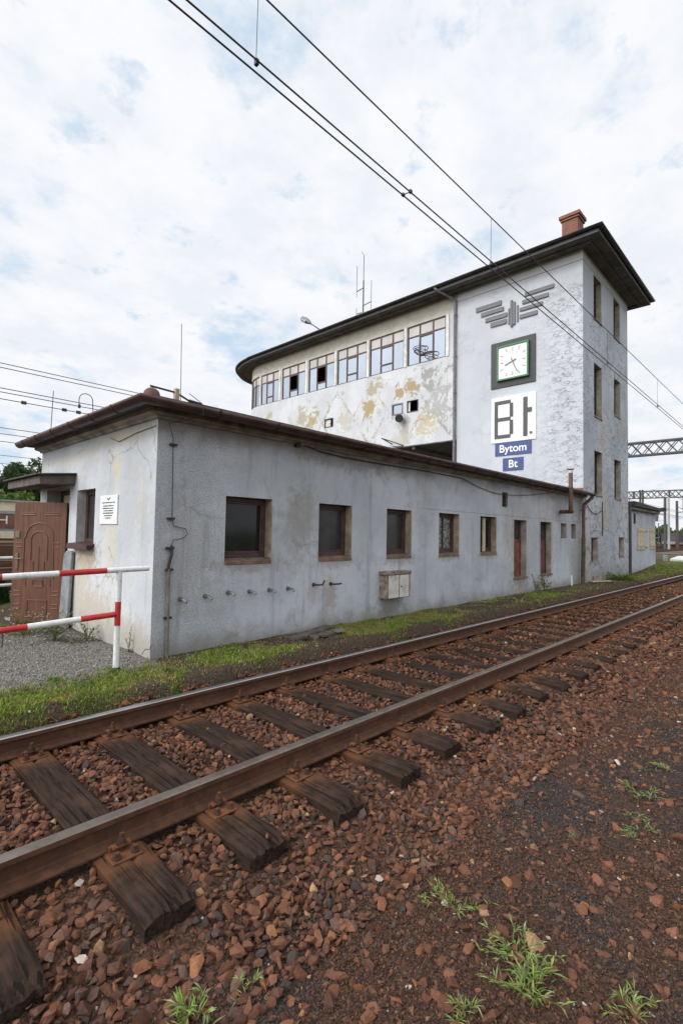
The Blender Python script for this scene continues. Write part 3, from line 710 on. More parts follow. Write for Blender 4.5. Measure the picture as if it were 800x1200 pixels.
def stones(name, P, size, cols, label, cat, variants=VAR, flat=.55):
    n = len(P); k = rng.integers(0, len(variants), n); Rm = rot_mats(n, flat); Vs = []; Fs = []; Cs = []; base = 0
    for i, (vv, ff) in enumerate(variants):
        s = np.where(k == i)[0]
        if not len(s): continue
        W = np.einsum('nij,vj->nvi', Rm[s], vv)*size[s][:, None, None] + P[s][:, None, :]
        Vs.append(W.reshape(-1, 3)); Fs.append((ff[None] + (np.arange(len(s))*len(vv))[:, None, None] + base).reshape(-1, 3))
        Cs.append(np.repeat(cols[s], len(vv), 0)); base += len(s)*len(vv)
    o = np_mesh(name, np.concatenate(Vs), np.concatenate(Fs), np.concatenate(Cs), M['stones'])
    return tag(o, label, cat, None, 'stuff')
def jitter(u0, u1, v0, v1, p):
    a, b = np.meshgrid(np.arange(u0, u1, p), np.arange(v0, v1, p), indexing='ij')
    a = a + rng.uniform(-.5,.5,a.shape)*p; b = b + rng.uniform(-.5,.5,a.shape)*p
    return a.ravel(), b.ravel()
SUa = np.array(SU)
def stone_cols(u, v, white=.006):
    n = len(u); pal = np.array([[.140,.064,.039],[.172,.078,.046],[.105,.052,.036],[.20,.085,.045],[.118,.072,.053],[.07,.05,.043],[.25,.115,.057]])
    c = pal[rng.choice(7, n, p=[.27,.22,.2,.09,.12,.08,.02])]*rng.uniform(.65,1.3,(n,1))
    rr = np.minimum(abs(v-V0), abs(v-V1)); c = lerp(c, np.array([.20,.082,.036]), (np.clip(1-rr/.35, 0, 1)*.45)[:, None])
    c = lerp(c, np.array([.20,.092,.044]), (sst(3, 9, u)*sst(-3.6,-3.2,v)*.45)[:, None])
    t_ = rng.random(n) < white*1.5; c[t_] = np.array([.33,.20,.11])*rng.uniform(.7,1.2,(t_.sum(),1))
    w_ = rng.random(n) < white; c[w_] = np.array([.50,.42,.36])*rng.uniform(.7,1.2,(w_.sum(),1)); return c
def bed_stones(u0, u1, pitch, s0, s1, keep_slp):
    U, V, S, Z = [], [], [], []
    for (va, vb) in ((-2.53,-1.155), (-3.75,-2.665), (-1.03,-.86)):
        a, b = jitter(u0, u1, va, vb, pitch); U.append(a); V.append(b)
    u = np.concatenate(U); v = np.concatenate(V); n = len(u)
    size = rng.uniform(s0, s1, n)*rng.choice([.55,.85,1.1,1.45], n, p=[.25,.35,.3,.1])
    dn = np.abs(u[:, None] - SUa[None]).min(1)
    on = (dn < .122 + size*.55) & (v > -3.18 - size*.3)
    keep = ~on | (rng.random(n) < keep_slp)
    z = np.where(v < -2.95, gh(u, v) + size*.3, -.178 - size*.45 + rng.uniform(-.012,.018,n))
    z = np.where((v < -2.66) & (v >= -2.95), -.19 - size*.3 + rng.uniform(-.01,.02,n), z)
    z = np.where(v > -1.05, -.10 + (v+1.03)*.6, z)
    z = np.where(on, ZS + size*.2, z)
    z = z + .02*(fbm(u*2, v*2, 77)-.5)*2
    u, v, z, size = u[keep], v[keep], z[keep], size[keep]
    return np.stack([u, v, z], -1), size
P1, S1 = bed_stones(-3.6, 2.2, .038, .021, .037, .004)
P1b, S1b = bed_stones(-3.6, 2.2, .045, .018, .028, .0); P1b[:, 2] -= .022
P2, S2 = bed_stones(2.2, 7, .048, .025, .038, .05)
P3, S3 = bed_stones(7, 16, .075, .033, .055, .22); P4, S4 = bed_stones(16, 42, .14, .055, .09, .8)
P = np.concatenate([P1,P1b,P2,P3,P4]); S = np.concatenate([S1,S1b,S2,S3,S4])
stones('track_ballast', P, S, stone_cols(P[:,0], P[:,1], .008), 'rust brown broken stone ballast lying between and beside the sleepers', 'ballast')
# shoulder and foreground: stones thin out into ash
u, v = jitter(-2.3, 7.5, -5.4, -3.55, .046); n = len(u)
dens = (1-.42*ashk(u, v)) * sst(.25, .55, fbm(u*1.1, v*1.1, 31)+.18) * lerp(.7, 1, sst(-4.3, -3.75, v + .16*np.clip(u-.2,0,5) + .5*(fbm(u*.8, v*.8, 41)-.5)))
keep = rng.random(n) < dens*.9; u, v = u[keep], v[keep]; n = len(u)
size = rng.uniform(.014,.034,n)*rng.choice([.6,1,1.45], n, p=[.45,.42,.13])
Pf = np.stack([u, v, gh(u, v)+size*rng.uniform(-.28,.18,n)], -1)
u1, v1 = jitter(-2.2, 6.5, -5.3, -3.6, .125); k1_ = rng.random(len(u1)) < .62; u1, v1 = u1[k1_], v1[k1_]; s1 = rng.uniform(.024,.050,len(u1))*rng.choice([.8,1,1.2], len(u1))
Pf = np.concatenate([Pf, np.stack([u1, v1, gh(u1, v1)+s1*rng.uniform(-.3,.1,len(u1))], -1)]); size = np.concatenate([size, s1])
u2, v2 = jitter(7.5, 26, -9, -3.6, .13); k2 = rng.random(len(u2)) < .75; u2, v2 = u2[k2], v2[k2]; s2 = rng.uniform(.035,.06,len(u2))
Pf = np.concatenate([Pf, np.stack([u2, v2, gh(u2, v2)], -1)]); size = np.concatenate([size, s2])
stones('scattered_stone', Pf, size, stone_cols(Pf[:,0], Pf[:,1], .012), 'loose brown stones scattered over the dark cinder ground in front of the track', 'stones')
# fine cinder grit
u, v = jitter(-2.2, 2.6, -5.2, -3.45, .0135); n = len(u); k = rng.random(n) < sst(.25,.5,fbm(u*3, v*3, 51)+.12); u, v = u[k], v[k]; n = len(u)
ua, va = jitter(2.6, 6.5, -5.2, -3.6, .028); u = np.r_[u, ua]; v = np.r_[v, va]; n = len(u)
size = rng.uniform(.0035,.0095,n)*np.where(u > 2.6, 1.7, 1)
cg = np.array([[.07,.06,.057],[.095,.066,.054],[.046,.043,.047],[.13,.075,.052]])[rng.choice(4,n,p=[.35,.3,.25,.1])]*rng.uniform(.7,1.3,(n,1))
cb2 = np.array([[.11,.062,.042],[.085,.05,.036],[.14,.078,.048],[.07,.046,.036]])[rng.choice(4,n)]*rng.uniform(.7,1.3,(n,1)); cg = lerp(cb2, cg, ashk(u, v)[:, None])
ww = rng.random(n) < .004; cg[ww] = (.42,.38,.34)
stones('cinder_grit', np.stack([u, v, gh(u,v)+size*.3], -1), size, cg, 'fine dark cinder grit covering the ground in front of the track', 'grit', VAR_S, .8)
# crumbs between the two sizes
u, v = jitter(-2.3, 5, -5.3, -3.2, .026); n = len(u); k = rng.random(n) < .62*sst(.3,.6,fbm(u*2.1, v*2.1, 57)+.1); u, v = u[k], v[k]; n = len(u)
size = rng.uniform(.007,.015,n)
stones('stone_crumbs', np.stack([u, v, gh(u,v)+size*.25], -1), size, stone_cols(u, v, .012)*.85, 'small brown stone crumbs among the dark cinders', 'stones', VAR_S, .7)
u, v = jitter(-2.4, 15, -1.02, -.03, .045); n = len(u); k = rng.random(n) < .30*sst(.35,.65,fbm(u*1.9, v*1.9, 23)) + .25*sst(-.8,-.95,v); u, v = u[k], v[k]; n = len(u)
size = rng.uniform(.006,.020,n)
stones('strip_rubble', np.stack([u, v, gh(u,v)+size*.2], -1), size, np.where((rng.random(n) < .35)[:,None], np.array([[.17,.15,.125]]), stone_cols(u, v, .03)*.9), 'small stones and crumbs lying on the soil strip by the wall', 'stones', VAR, .6)
# grey gravel behind the barrier
u, v = jitter(-2.6, -.06, -.42, 2.6, .026); n = len(u)
k = rng.random(n) < sst(-.5, -.25, v+.3*(fbm(u*2,v*2,5)-.5))*.85; u, v = u[k], v[k]; n = len(u)
size = rng.uniform(.007,.015,n); cg = np.array([.27,.255,.235])*rng.uniform(.5,1.45,(n,1))
stones('gravel', np.stack([u, v, gh(u,v)+size*.3], -1), size, cg, 'pale grey gravel behind the red and white barrier', 'gravel', VAR_S, .8)

# ------------------------------------------------------------------ grass and weeds
def blades(name, u, v, hgt, wid, cols, lean=.6, zoff=0, surf=gh):
    n = len(u); a = rng.uniform(0, 2*np.pi, n); le = rng.uniform(.15, lean, n)*hgt; z = surf(u, v)+zoff
    b = rng.uniform(0, 2*np.pi, n)
    dx, dy = np.cos(a), np.sin(a); wx, wy = np.cos(b)*wid/2, np.sin(b)*wid/2
    p0 = np.stack([u-wx, v-wy, z-.004], -1); p1 = np.stack([u+wx, v+wy, z-.004], -1)
    m0 = np.stack([u+dx*le*.4-wx*.9, v+dy*le*.4-wy*.9, z+hgt*.62], -1); m1 = np.stack([u+dx*le*.4+wx*.9, v+dy*le*.4+wy*.9, z+hgt*.62], -1)
    t = np.stack([u+dx*le, v+dy*le, z+hgt*rng.uniform(.75,1.05,n)], -1)
    V = np.stack([p0,p1,m1,m0,t], 1).reshape(-1, 3); i = np.arange(n)[:, None]*5
    Fc = np.concatenate([i+np.array([[0,1,2]]), i+np.array([[0,2,3]]), i+np.array([[3,2,4]])], 0)
    return np_mesh(name, V, Fc, np.repeat(cols, 5, 0), M['leaves'])
u, v = jitter(-3.2, 6.0, -1.0, -.02, .0125); k = rng.random(len(u)) < gmask(u, v)*.8; u, v = u[k], v[k]
ua, va = jitter(6.0, 27, -1.0, -.02, .035); k = rng.random(len(ua)) < gmask(ua, va); ua, va = ua[k], va[k]
ub, vb = jitter(-6, -.3, 2.2, 6.0, .05); k = rng.random(len(ub)) < sst(.45,.6,fbm(ub*1.2, vb*1.2, 9)); ub, vb = ub[k], vb[k]
uc, vc = jitter(-2.6, 14, -.98, -.03, .016); kk = rng.random(len(uc)) < .2*sst(.3,.6,fbm(uc*4, vc*4, 19)); u, v = np.r_[u, uc[kk]], np.r_[v, vc[kk]]; nsp = int(kk.sum())
far = np.r_[np.zeros(len(u)), np.ones(len(ua)), np.ones(len(ub))]; u = np.r_[u,ua,ub]; v = np.r_[v,va,vb]; n = len(u)
tint = fbm(u*1.3, v*1.3, 81); pass
cgr = np.where((tint > .5)[:, None], np.array([.23,.31,.05]), np.array([.33,.315,.085]))*rng.uniform(.65,1.35,(n,1))
dry = rng.random(n) < .1; i0 = n - nsp - len(ua) - len(ub); dry[i0:i0+nsp] |= rng.random(nsp) < .6; cgr[dry] = np.array([.33,.28,.14])
hg = rng.uniform(.008,.028,n)*(1+.8*(rng.random(n) < .06))*lerp(.7,1.3,sst(.4,.65,tint))*(1+.5*far); wd = rng.uniform(.006,.014,n)*(1+1.6*far)
# taller uneven clumps of weeds and seeding grass
ccu, ccv = jitter(-2.6, 20, -.92, -.05, .13); gk = rng.random(len(ccu)) < gmask(ccu, ccv)*.34 + .02; ccu, ccv = ccu[gk], ccv[gk]
nb = rng.integers(14, 46, len(ccu)); ci = np.repeat(np.arange(len(ccu)), nb); rad = rng.uniform(.02, .075, len(ccu))
tu = ccu[ci] + rng.normal(0, 1, len(ci))*rad[ci]*.7; tv = np.minimum(ccv[ci] + rng.normal(0, 1, len(ci))*rad[ci]*.7, -.015); ch_ = rng.uniform(.035, .095, len(ccu))
broad = (rng.random(len(ccu)) < .35)[ci]; th = ch_[ci]*rng.uniform(.35, 1.05, len(ci))*np.where(broad, .6, 1); tw = np.where(broad, .016, .006)*rng.uniform(.7, 1.3, len(ci))
tcol = np.array([[.17,.26,.045],[.25,.31,.07],[.13,.21,.04],[.34,.30,.13]])[rng.choice(4, len(ccu), p=[.35,.3,.2,.15])][ci]*rng.uniform(.7,1.3,(len(ci),1))
u, v, hg, wd, cgr = np.r_[u,tu], np.r_[v,tv], np.r_[hg,th], np.r_[wd,tw], np.r_[cgr,tcol]
o = blades('grass', u, v, hg, wd, cgr, 1.1); tag(o, 'short mossy yellow green grass on the strip between wall and track', 'grass', None, 'stuff')

def leafy(name, label, cat, loc, stems, leaf_len, leaf_w, spread, height, cols, per=9, group=None, flower=None, stemcol=(.16,.17,.05), arch=.5):
    """one plant: arching stems carrying narrow pointed leaves"""
    V, Fc, C = [], [], []
    def leaf(p, d, l, w_, c):
        side = d.cross(Vector((0,0,1)))
        if side.length < .05: side = Vector((1,0,0))
        side.normalize(); dn = Vector((0,0,-1))
        a = p; m = p + d*l*.45 ; t = p + d*l + dn*l*.18
        b = len(V); V.extend([a, m+side*w_/2, t, m-side*w_/2]); Fc.append((b,b+1,b+2)); Fc.append((b,b+2,b+3)); C.extend([c]*4)
    for s in range(stems):
        an = random.uniform(0, 2*math.pi); el = random.uniform(.5, 1.0) if s % 3 else random.uniform(.05,.35)
        L_ = random.uniform(.6,1.05); d = Vector((math.cos(an)*spread*(1.2-el*.6), math.sin(an)*spread*(1.2-el*.6), height*el))*L_
        st = []
        for i in range(per+1):
            q = i/per; st.append(Vector((d.x*q, d.y*q, d.z*q*(1+arch*(1-q)) - .15*height*q*q*(1-el)))+Vector((random.gauss(0,.004),random.gauss(0,.004),0)))
        for i in range(per):
            a, b_ = st[i], st[i+1]; w_ = .003*(1-.5*i/per); b = len(V)
            sd_ = (b_-a).cross(Vector((0,0,1))); sd_ = sd_.normalized() if sd_.length > 1e-6 else Vector((1,0,0))
            V.extend([a-sd_*w_, a+sd_*w_, b_+sd_*w_, b_-sd_*w_]); Fc.append((b,b+1,b+2)); Fc.append((b,b+2,b+3)); C.extend([stemcol]*4)
            if i < 1: continue
            for _ in range(2):
                di = ((b_-a).normalized()*.7 + Vector((random.gauss(0,.7),random.gauss(0,.7),random.uniform(-.1,.6)))).normalized()
                c = np.array(cols[random.randrange(len(cols))])*random.uniform(.75,1.25)
                leaf(b_, di, leaf_len*random.uniform(.55,1.1), leaf_w*random.uniform(.7,1.1), tuple(c))
        if flower:
            for _ in range(2):
                p = st[-1]+Vector((random.gauss(0,.03),random.gauss(0,.03),random.uniform(0,.03)))
                for k in range(6):
                    an = k*math.pi/3; leaf(p, Vector((math.cos(an),math.sin(an),.25)), .012, .011, flower)
    o = np_mesh(name, np.array([list(p) for p in V]), np.array(Fc), np.array(C), M['leaves'])
    o.location = loc; return tag(o, label, cat, group)
G1 = [(.26,.40,.08),(.30,.40,.12),(.20,.30,.08),(.34,.40,.18),(.30,.30,.13)]
def gz(u, v): return float(gh(np.array([u]), np.array([v]))[0])
W = [(-1.56,-3.60,10,.07,.012,.10,.11,'bushy bright green weed with finger leaves at the bottom edge left of centre'),
     (-.43,-4.00,9,.05,.008,.16,.10,'thin green weed with one long runner, uppermost of the three large weeds'),
     (-.46,-4.31,13,.05,.011,.17,.12,'sprawling green weed with long side shoots, middle of the three large weeds'),
     (-.60,-4.42,14,.075,.012,.13,.13,'broad dense green weed cut by the bottom edge, lowest of the three large weeds'),
     (-.84,-4.29,5,.055,.008,.09,.09,'small pale green weed of few blades left of the three large weeds'),
     (-.41,-4.73,6,.06,.009,.11,.10,'forked green weed at the bottom right corner'),
     (1.40,-4.35,8,.055,.010,.16,.10,'spiky green weed on dark cinders near the right edge'),
     (2.00,-4.42,6,.05,.010,.20,.07,'flat green runner of grass cut by the right edge'),
     (1.07,-4.39,4,.035,.009,.07,.05,'tiny green sprout below the spiky weed at right'),
     (.96,-4.47,4,.045,.008,.10,.05,'small flat sprout with thin blades, right one of a pair'),
     (.82,-4.45,4,.045,.008,.10,.05,'small flat sprout with thin blades, left one of a pair'),
     (.58,-4.22,3,.035,.007,.07,.05,'lone tiny sprout on bare cinders left of the sprout pair'),
     (-.49,-3.86,3,.03,.007,.05,.06,'tiny three bladed sprout above the large weeds, among brown stones'),
     (-1.36,-3.66,3,.04,.008,.06,.08,'slim green shoot just right of and above the bushy weed')]
for (a, b, ns, ll, lw, sp_, hh, lab) in W:
    leafy('weed', lab, 'weed', (a, b, gz(a,b)-.005), max(4, int(ns*1.0)), ll*.95, lw*.72, sp_*1.05, hh*.85, G1, 7, 'weeds sprouting from the cinders')
G2 = [(.09,.12,.03),(.14,.16,.05),(.18,.18,.08),(.07,.10,.025)]
for (a, b, ns, sp_, hh, fl, lab) in [(-.45,1.60,46,.24,.42,(.75,.75,.68),'bushy green weed with white flowers beside the wall foot'),
                                     (-.62,2.25,38,.32,.36,(.78,.77,.68),'low white flowering weed in front of the brown door'),
                                     (-.16,1.35,22,.20,.34,None,'dark leafy weed against the pale end wall')]:
    leafy('flowering_weed' if fl else 'leafy_weed', lab, 'weed', (a,b,gz(a,b)), ns, .05, .014, sp_, hh, G2, 7, 'weeds by the entrance', fl)
leafy('leafy_weed', 'thin dry weed creeping up the wall behind the barrier post', 'weed', (-.05,.42,gz(-.05,.42)), 7, .03, .008, .05, .42, G2, 9, 'weeds by the entrance')
leafy('leafy_weed', 'green bush at the wall foot between the red door and the drainpipe', 'weed', (10.35,-.18,gz(10.35,-.18)), 22, .09, .035, .28, .55, [(.10,.15,.03),(.2,.22,.04),(.26,.24,.05)], 6, 'weeds along the long wall')
leafy('leafy_weed', 'sparse brown weed below the left boarded door', 'weed', (9.75,-.2,gz(9.75,-.2)), 9, .07, .03, .18, .48, [(.22,.13,.05),(.16,.14,.04)], 6, 'weeds along the long wall')
leafy('leafy_weed', 'bright green clump at the foot of the tower side', 'weed', (16.3,-.38,gz(16.3,-.38)), 90, .10, .03, .75, .26, [(.14,.24,.03),(.17,.26,.045)], 6, 'weeds along the long wall')

# ------------------------------------------------------------------ low building
lb = thing('low_building', 'long single storey grey rendered building with flat roof beside the track', 'building', (0,0,0))
WH = [(.903,1.627),(2.488,3.202),(4.072,4.787),(5.677,6.426),(7.30,8.05)]
ZL, ZH, ZT = 1.10, 1.905, 2.735
DOORS = [(8.95,9.66),(10.52,11.26)]; SMALL = [(11.97,12.40),(12.79,13.18)]; VENT = (8.325,8.61,2.16,2.50)
holes = [(a,b,ZL,ZH,.20) for a,b in WH] + [(a,b,.50,1.885,.22) for a,b in DOORS] + [(a,b,1.455,1.885,.22) for a,b in SMALL] + [(VENT[0],VENT[1],VENT[2],VENT[3],.14)]
mb = MB(); facade(mb, 0, UT, -.35, ZT, holes, .2)
mb.quad((UT,0,-.35),(UT,W1,-.35),(UT,W1,ZT),(UT,0,ZT)); mb.quad((0,W1,-.35),(UT,W1,-.35),(UT,W1,ZT),(0,W1,ZT))
mb.build('wall', [M['long'], M['reveal_grey']], lb, fix=False)
DO = (2.66, 3.70, .05, 2.07, .30)
mb = MB(uface(0)); facade(mb, 0, W1, -.35, ZT, [(1.70,2.36,1.27,2.01,.14), DO], .14)
mb.build('end_wall', [M['end'], M['reveal_pale']], lb, fix=False)['label'] = 'pale end wall with flaking yellowish plaster'
# windows of the long wall
def long_window(k, a, b):
    c0 = .13; kinds = ['pane','pane_grey','pane_grey','lace','pane']
    mb = MB(); frame_bars(mb, a, b, ZL+.035, ZH, c0, c0+.07, .055); frame_bars(mb, a+.055, b-.055, ZL+.09, ZH-.055, c0+.012, c0+.06, .028)
    if k in (3, 4): mb.box((a+b)/2-.02, (a+b)/2+.02, c0+.012, c0+.06, ZL+.118, ZH-.083)
    w_ = mb.build('window', M['frame'], lb, bevel=.004)
    mb = MB(); mb.box(a+.08, b-.08, c0+.035, c0+.05, ZL+.11, ZH-.08); mb.build('pane', M[kinds[k]], w_)
    mb = MB(); mb.hexa([(a+.002,-.008,ZL-.045),(b-.002,-.008,ZL-.045),(b-.002,c0,ZL),(a+.002,c0,ZL),(a+.002,-.008,ZL+.004),(b-.002,-.008,ZL+.004),(b-.002,c0,ZL+.035),(a+.002,c0,ZL+.035)])
    mb.build('sill', M['sill'], w_, bevel=.004)
    mb = MB()   # bare jamb render around the opening
    mb.box(b-.012, b-.001, .004, c0-.002, ZL+.036, ZH-.001); mb.build('jamb', M['reveal'], w_)
    if k == 4:
        mb = MB(); mb.box(a+.26, a+.36, .07, .10, ZL+.04, ZH-.03); mb.build('board', M['cream'], w_); w_['label'] = 'broken window with a yellow board across it'
    if k == 3: w_['label'] = 'window with a lace curtain'
for k, (a, b) in enumerate(WH): long_window(k, a, b)
for k, (a, b) in enumerate(DOORS):
    mb = MB(); frame_bars(mb, a, b, .50, 1.885, .14, .20, .04); mb.box(a+.04, b-.04, .14, .20, 1.375, 1.415)
    d = mb.build('door', M['frame' if k else 'doorrust'], lb, bevel=.003); d['label'] = 'oxblood door with a glazed fanlight' if k else 'rusty brown door with a grey fanlight'
    mb = MB()
    for i in range(4):
        x0 = a+.04+i*(b-a-.08)/4; mb.box(x0+.003, x0+(b-a-.08)/4-.003, .155, .185, .54, 1.375)
    mb.build('leaf', M['doorred' if k else 'doorrust'], d, bevel=.003)
    mb = MB(); mb.box(a+.04, b-.04, .165, .18, 1.415, 1.845); mb.build('fanlight', M['pane_grey'], d)
    if True:
        mb = MB(); mb.box(a-.02, b+.02, -.03, .14, .46, .505); mb.build('step', M['sill'], d, bevel=.006)
for a, b in SMALL:
    mb = MB(); frame_bars(mb, a, b, 1.455, 1.885, .15, .2, .035); w_ = mb.build('window', M['frame2'], lb)
    mb = MB(); mb.box(a+.035, b-.035, .165, .18, 1.49, 1.85); mb.build('pane', M['pane_grey'], w_)
mb = MB(); mb.box(VENT[0], VENT[1], .10, .13, VENT[2], VENT[3])
for i in range(6): mb.hexa([(VENT[0]+.01,.02,VENT[2]+.02+i*.055),(VENT[1]-.01,.02,VENT[2]+.02+i*.055),(VENT[1]-.01,.09,VENT[2]+.05+i*.055),(VENT[0]+.01,.09,VENT[2]+.05+i*.055),(VENT[0]+.01,.02,VENT[2]+.03+i*.055),(VENT[1]-.01,.02,VENT[2]+.03+i*.055),(VENT[1]-.01,.09,VENT[2]+.06+i*.055),(VENT[0]+.01,.09,VENT[2]+.06+i*.055)])
mb.build('vent', M['darksteel'], lb)
# end wall window
T0 = uface(0); mb = MB(T0); frame_bars(mb, 1.70, 2.36, 1.27, 2.01, .12, .17, .06); mb.box(2.0, 2.05, .12, .17, 1.33, 1.95)
w_ = mb.build('window', M['frame'], lb, bevel=.004)
mb = MB(T0); mb.box(1.75, 2.31, .14, .155, 1.32, 1.96); mb.build('pane', M['pane_grey'], w_)
mb = MB(T0); mb.hexa([(1.66,-.10,1.235),(2.42,-.10,1.235),(2.42,.12,1.265),(1.66,.12,1.265),(1.66,-.10,1.26),(2.42,-.10,1.26),(2.42,.12,1.29),(1.66,.12,1.29)]); mb.box(1.66,2.42,-.105,-.095,1.19,1.26); mb.build('sill', M['frame'], w_, bevel=.003)
# entrance : frame, cream transom, dark hall behind, open door
mb = MB(T0); frame_bars(mb, DO[0], DO[1], .05, 2.07, .20, .27, .07); mb.box(DO[0]+.07, DO[1]-.07, .20, .27, 1.80, 1.86)
e_ = mb.build('doorway', M['frame2'], lb, bevel=.004)
mb = MB(T0); mb.box(DO[0]+.07, DO[1]-.07, .225, .245, 1.86, 2.0); mb.build('transom', M['cream'], e_)
mb = MB(T0); mb.box(DO[0], DO[1], .9, .95, .05, 2.07); mb.box(DO[0]-.02, DO[0], .27, .9, .05, 2.07); mb.box(DO[1], DO[1]+.02, .27, .9, .05, 2.07); mb.box(DO[0], DO[1], .27, .9, 2.05, 2.07); mb.build('hall', M['darkin'], e_)
mb = MB(T0); mb.box(DO[0]-.15, DO[1]+.2, -.5, -.002, -.05, .07); mb.build('step', M['concrete'], e_, bevel=.01)
hx, hy = (-.02, 2.70); da = Vector((-.6876,.726)).normalized(); dnm = Vector((-.7248,-.6876)).normalized()
def TD(a, c, z): return (hx + da.x*a - dnm.x*c, hy + da.y*a - dnm.y*c, z)
mb = MB(TD); mb.box(0, .76, 0, .045, .105, 1.845); dr = mb.build('door', M['door'], lb, bevel=.004); dr['label'] = 'brown panelled entrance door standing half open'
mb = MB(TD); 
def relief(path, r=.009): mb.tube([(a, -.0015, z) for a, z in path], r, 6)
def arch(ca, cz, r): return [(ca+r*math.cos(q*math.pi/14), cz+r*math.sin(q*math.pi/14)) for q in range(15)]
relief([(.60,.72)] + [(.60,1.32)] + arch(.38,1.36,.19)[1:14][0:0] + arch(.38,1.36,.19)[::1][0:15] [0:0] + [(.38+.2*math.cos(q*math.pi/14), 1.34+.2*math.sin(q*math.pi/14)) for q in range(15)] + [(.16,.72)])
relief([(.50,1.0)] + [(.38+.12*math.cos(q*math.pi/14), 1.30+.12*math.sin(q*math.pi/14)) for q in range(15)] + [(.26,1.0)])
for s in (.10,.46): relief([(s,1.66),(s+.2,1.66)]); relief([(s,1.69),(s+.2,1.69)], .006)
for s in (.08,.63):
    for z in (1.19,1.25,.55,.36,.30,.49): relief([(s,z),(s+.09,z)], .007)
relief([(.31,.62),(.45,.62),(.45,.72),(.31,.72),(.31,.62)]); relief([(.24,.18),(.24,.42),(.52,.42),(.52,.18),(.24,.18)]); relief([(.30,.80),(.30,.98)]); relief([(.46,.80),(.46,.98)]); relief([(.38,.80),(.38,1.2)], .006)
for s in (.2,.56): relief([(s,.62),(s,.74)], .006)
mb.build('moulding', M['door_relief'], dr, True)
mb = MB(TD); mb.box(.665,.735,-.012,0,1.315,1.42); mb.build('lock', M['brass'], dr, bevel=.004)
mb = MB(TD); mb.box(.675,.72,-.012,0,.86,1.10); mb.cyl((.70,-.012,1.02),(.70,-.05,1.02),.009,8); mb.cyl((.71,-.05,1.02),(.60,-.05,1.02),.008,8); mb.build('handle', M['brass'], dr, bevel=.002)
# canopy over the entrance
mb = MB(); z0, z1 = 2.10, 2.21
mb.hexa([(-.46,2.45,z0-.03),(0,2.45,z0+.0),(0,4.06,z0),(-.46,4.06,z0-.03),(-.46,2.45,z1-.02),(0,2.45,z1+.03),(0,4.06,z1+.03),(-.46,4.06,z1-.02)], 0)
mb.hexa([(-.52,2.40,z1-.018),(-.003,2.40,z1+.034),(-.003,4.12,z1+.034),(-.52,4.12,z1-.018),(-.52,2.40,z1+.002),(-.003,2.40,z1+.054),(-.003,4.12,z1+.054),(-.52,4.12,z1+.002)], 1)
mb.build('canopy', [M['canopy'], M['felt']], lb, bevel=.006)
# cornice, roof slab, gutters
path = [(UT,-.002), (0-.002,-.002), (-.002,W1)]       # outward must be to the right of travel -> go the other way round
pathR = [(-.002,W1), (-.002,-.002), (UT-.003,-.002)]
def flip(pr): return [(o, z) for o, z in pr]
mb = MB(); sweep(mb, pathR, [(0,2.70),(.03,2.70),(.045,2.725),(.10,2.735),(.12,2.75),(.12,2.80),(0,2.80)]); mb.build('cornice', M['cornice'], lb)
mb = MB(); mb.prism([(-.25,-.25),(UT-.004,-.25),(UT-.004,W1+.2),(-.25,W1+.2)], 2.802, 2.85); mb.prism([(-.2,-.2),(UT-.006,-.2),(UT-.006,W1+.15),(-.2,W1+.15)], 2.85, 2.90)
mb.build('roof', M['felt'], lb, bevel=.01)
def half_round(cx, cz, r, n=9): return [(cx + r*math.cos(math.pi + math.pi*i/(n-1)), cz + r*math.sin(math.pi + math.pi*i/(n-1))) for i in range(n)]
gpath = [(0,W1+.12), (0,0), (UT+.02,0)]
mb = MB(); sweep(mb, gpath, half_round(.30,.0+2.835,.078) + [(.372,2.838),(.30,2.77),(.228,2.838)][:1] + half_round(.30,2.838,.071)[::-1])
gt = mb.build('gutter', M['gutter'], lb, 'all')
for pa in [[(0,q_+.012),(0,q_-.012)] for q_ in (.35,1.0,1.7,2.4,3.1,3.75)] + [[(q_-.012,0),(q_+.012,0)] for q_ in [.55+.85*i for i in range(16)]]:
    mb = MB(); sweep(mb, pa, half_round(.30,2.835,.084) + [(.30,2.86)]); mb.build('bracket', M['gutterdark'], gt)
# rain pipe at the tower corner
mb = MB(); mb.tube([(13.72,-.30,2.76),(13.72,-.29,2.70),(13.55,-.12,2.50),(13.53,-.11,2.4),(13.50,-.11,1.4)], .05, 12); mb.tube([(13.50,-.11,1.4),(13.42,-.12,.02)], .06, 12, 1)
for z in (2.3,1.42,.7): mb.cyl((13.49,-.11,z),(13.49,-.11,z+.05),.066,12,1)
mb.build('drainpipe', [M['pipe_brown'], simple('mossy_pipe', (.085,.075,.045), .9, var=.4, scale=5)], lb, True)
mb = MB(); mb.tube([(11.9,-.02,2.20),(11.66,-.40,2.19),(11.56,-.42,2.20),(11.52,-.42,2.26),(11.52,-.42,3.24)], .055, 12, 0); mb.tube([(11.52,-.42,3.24),(11.52,-.42,3.30)], .057, 12, 1); mb.cyl((11.52,-.42,3.325),(11.52,-.42,3.345),.085,12,2)
for z in (2.8,): mb.cyl((11.52,-.42,z),(11.52,-.42,z+.04),.066,12,2)
mb.build('flue_pipe', [M['pipe_brown'], M['boxwhite'], M['darksteel']], lb, True)
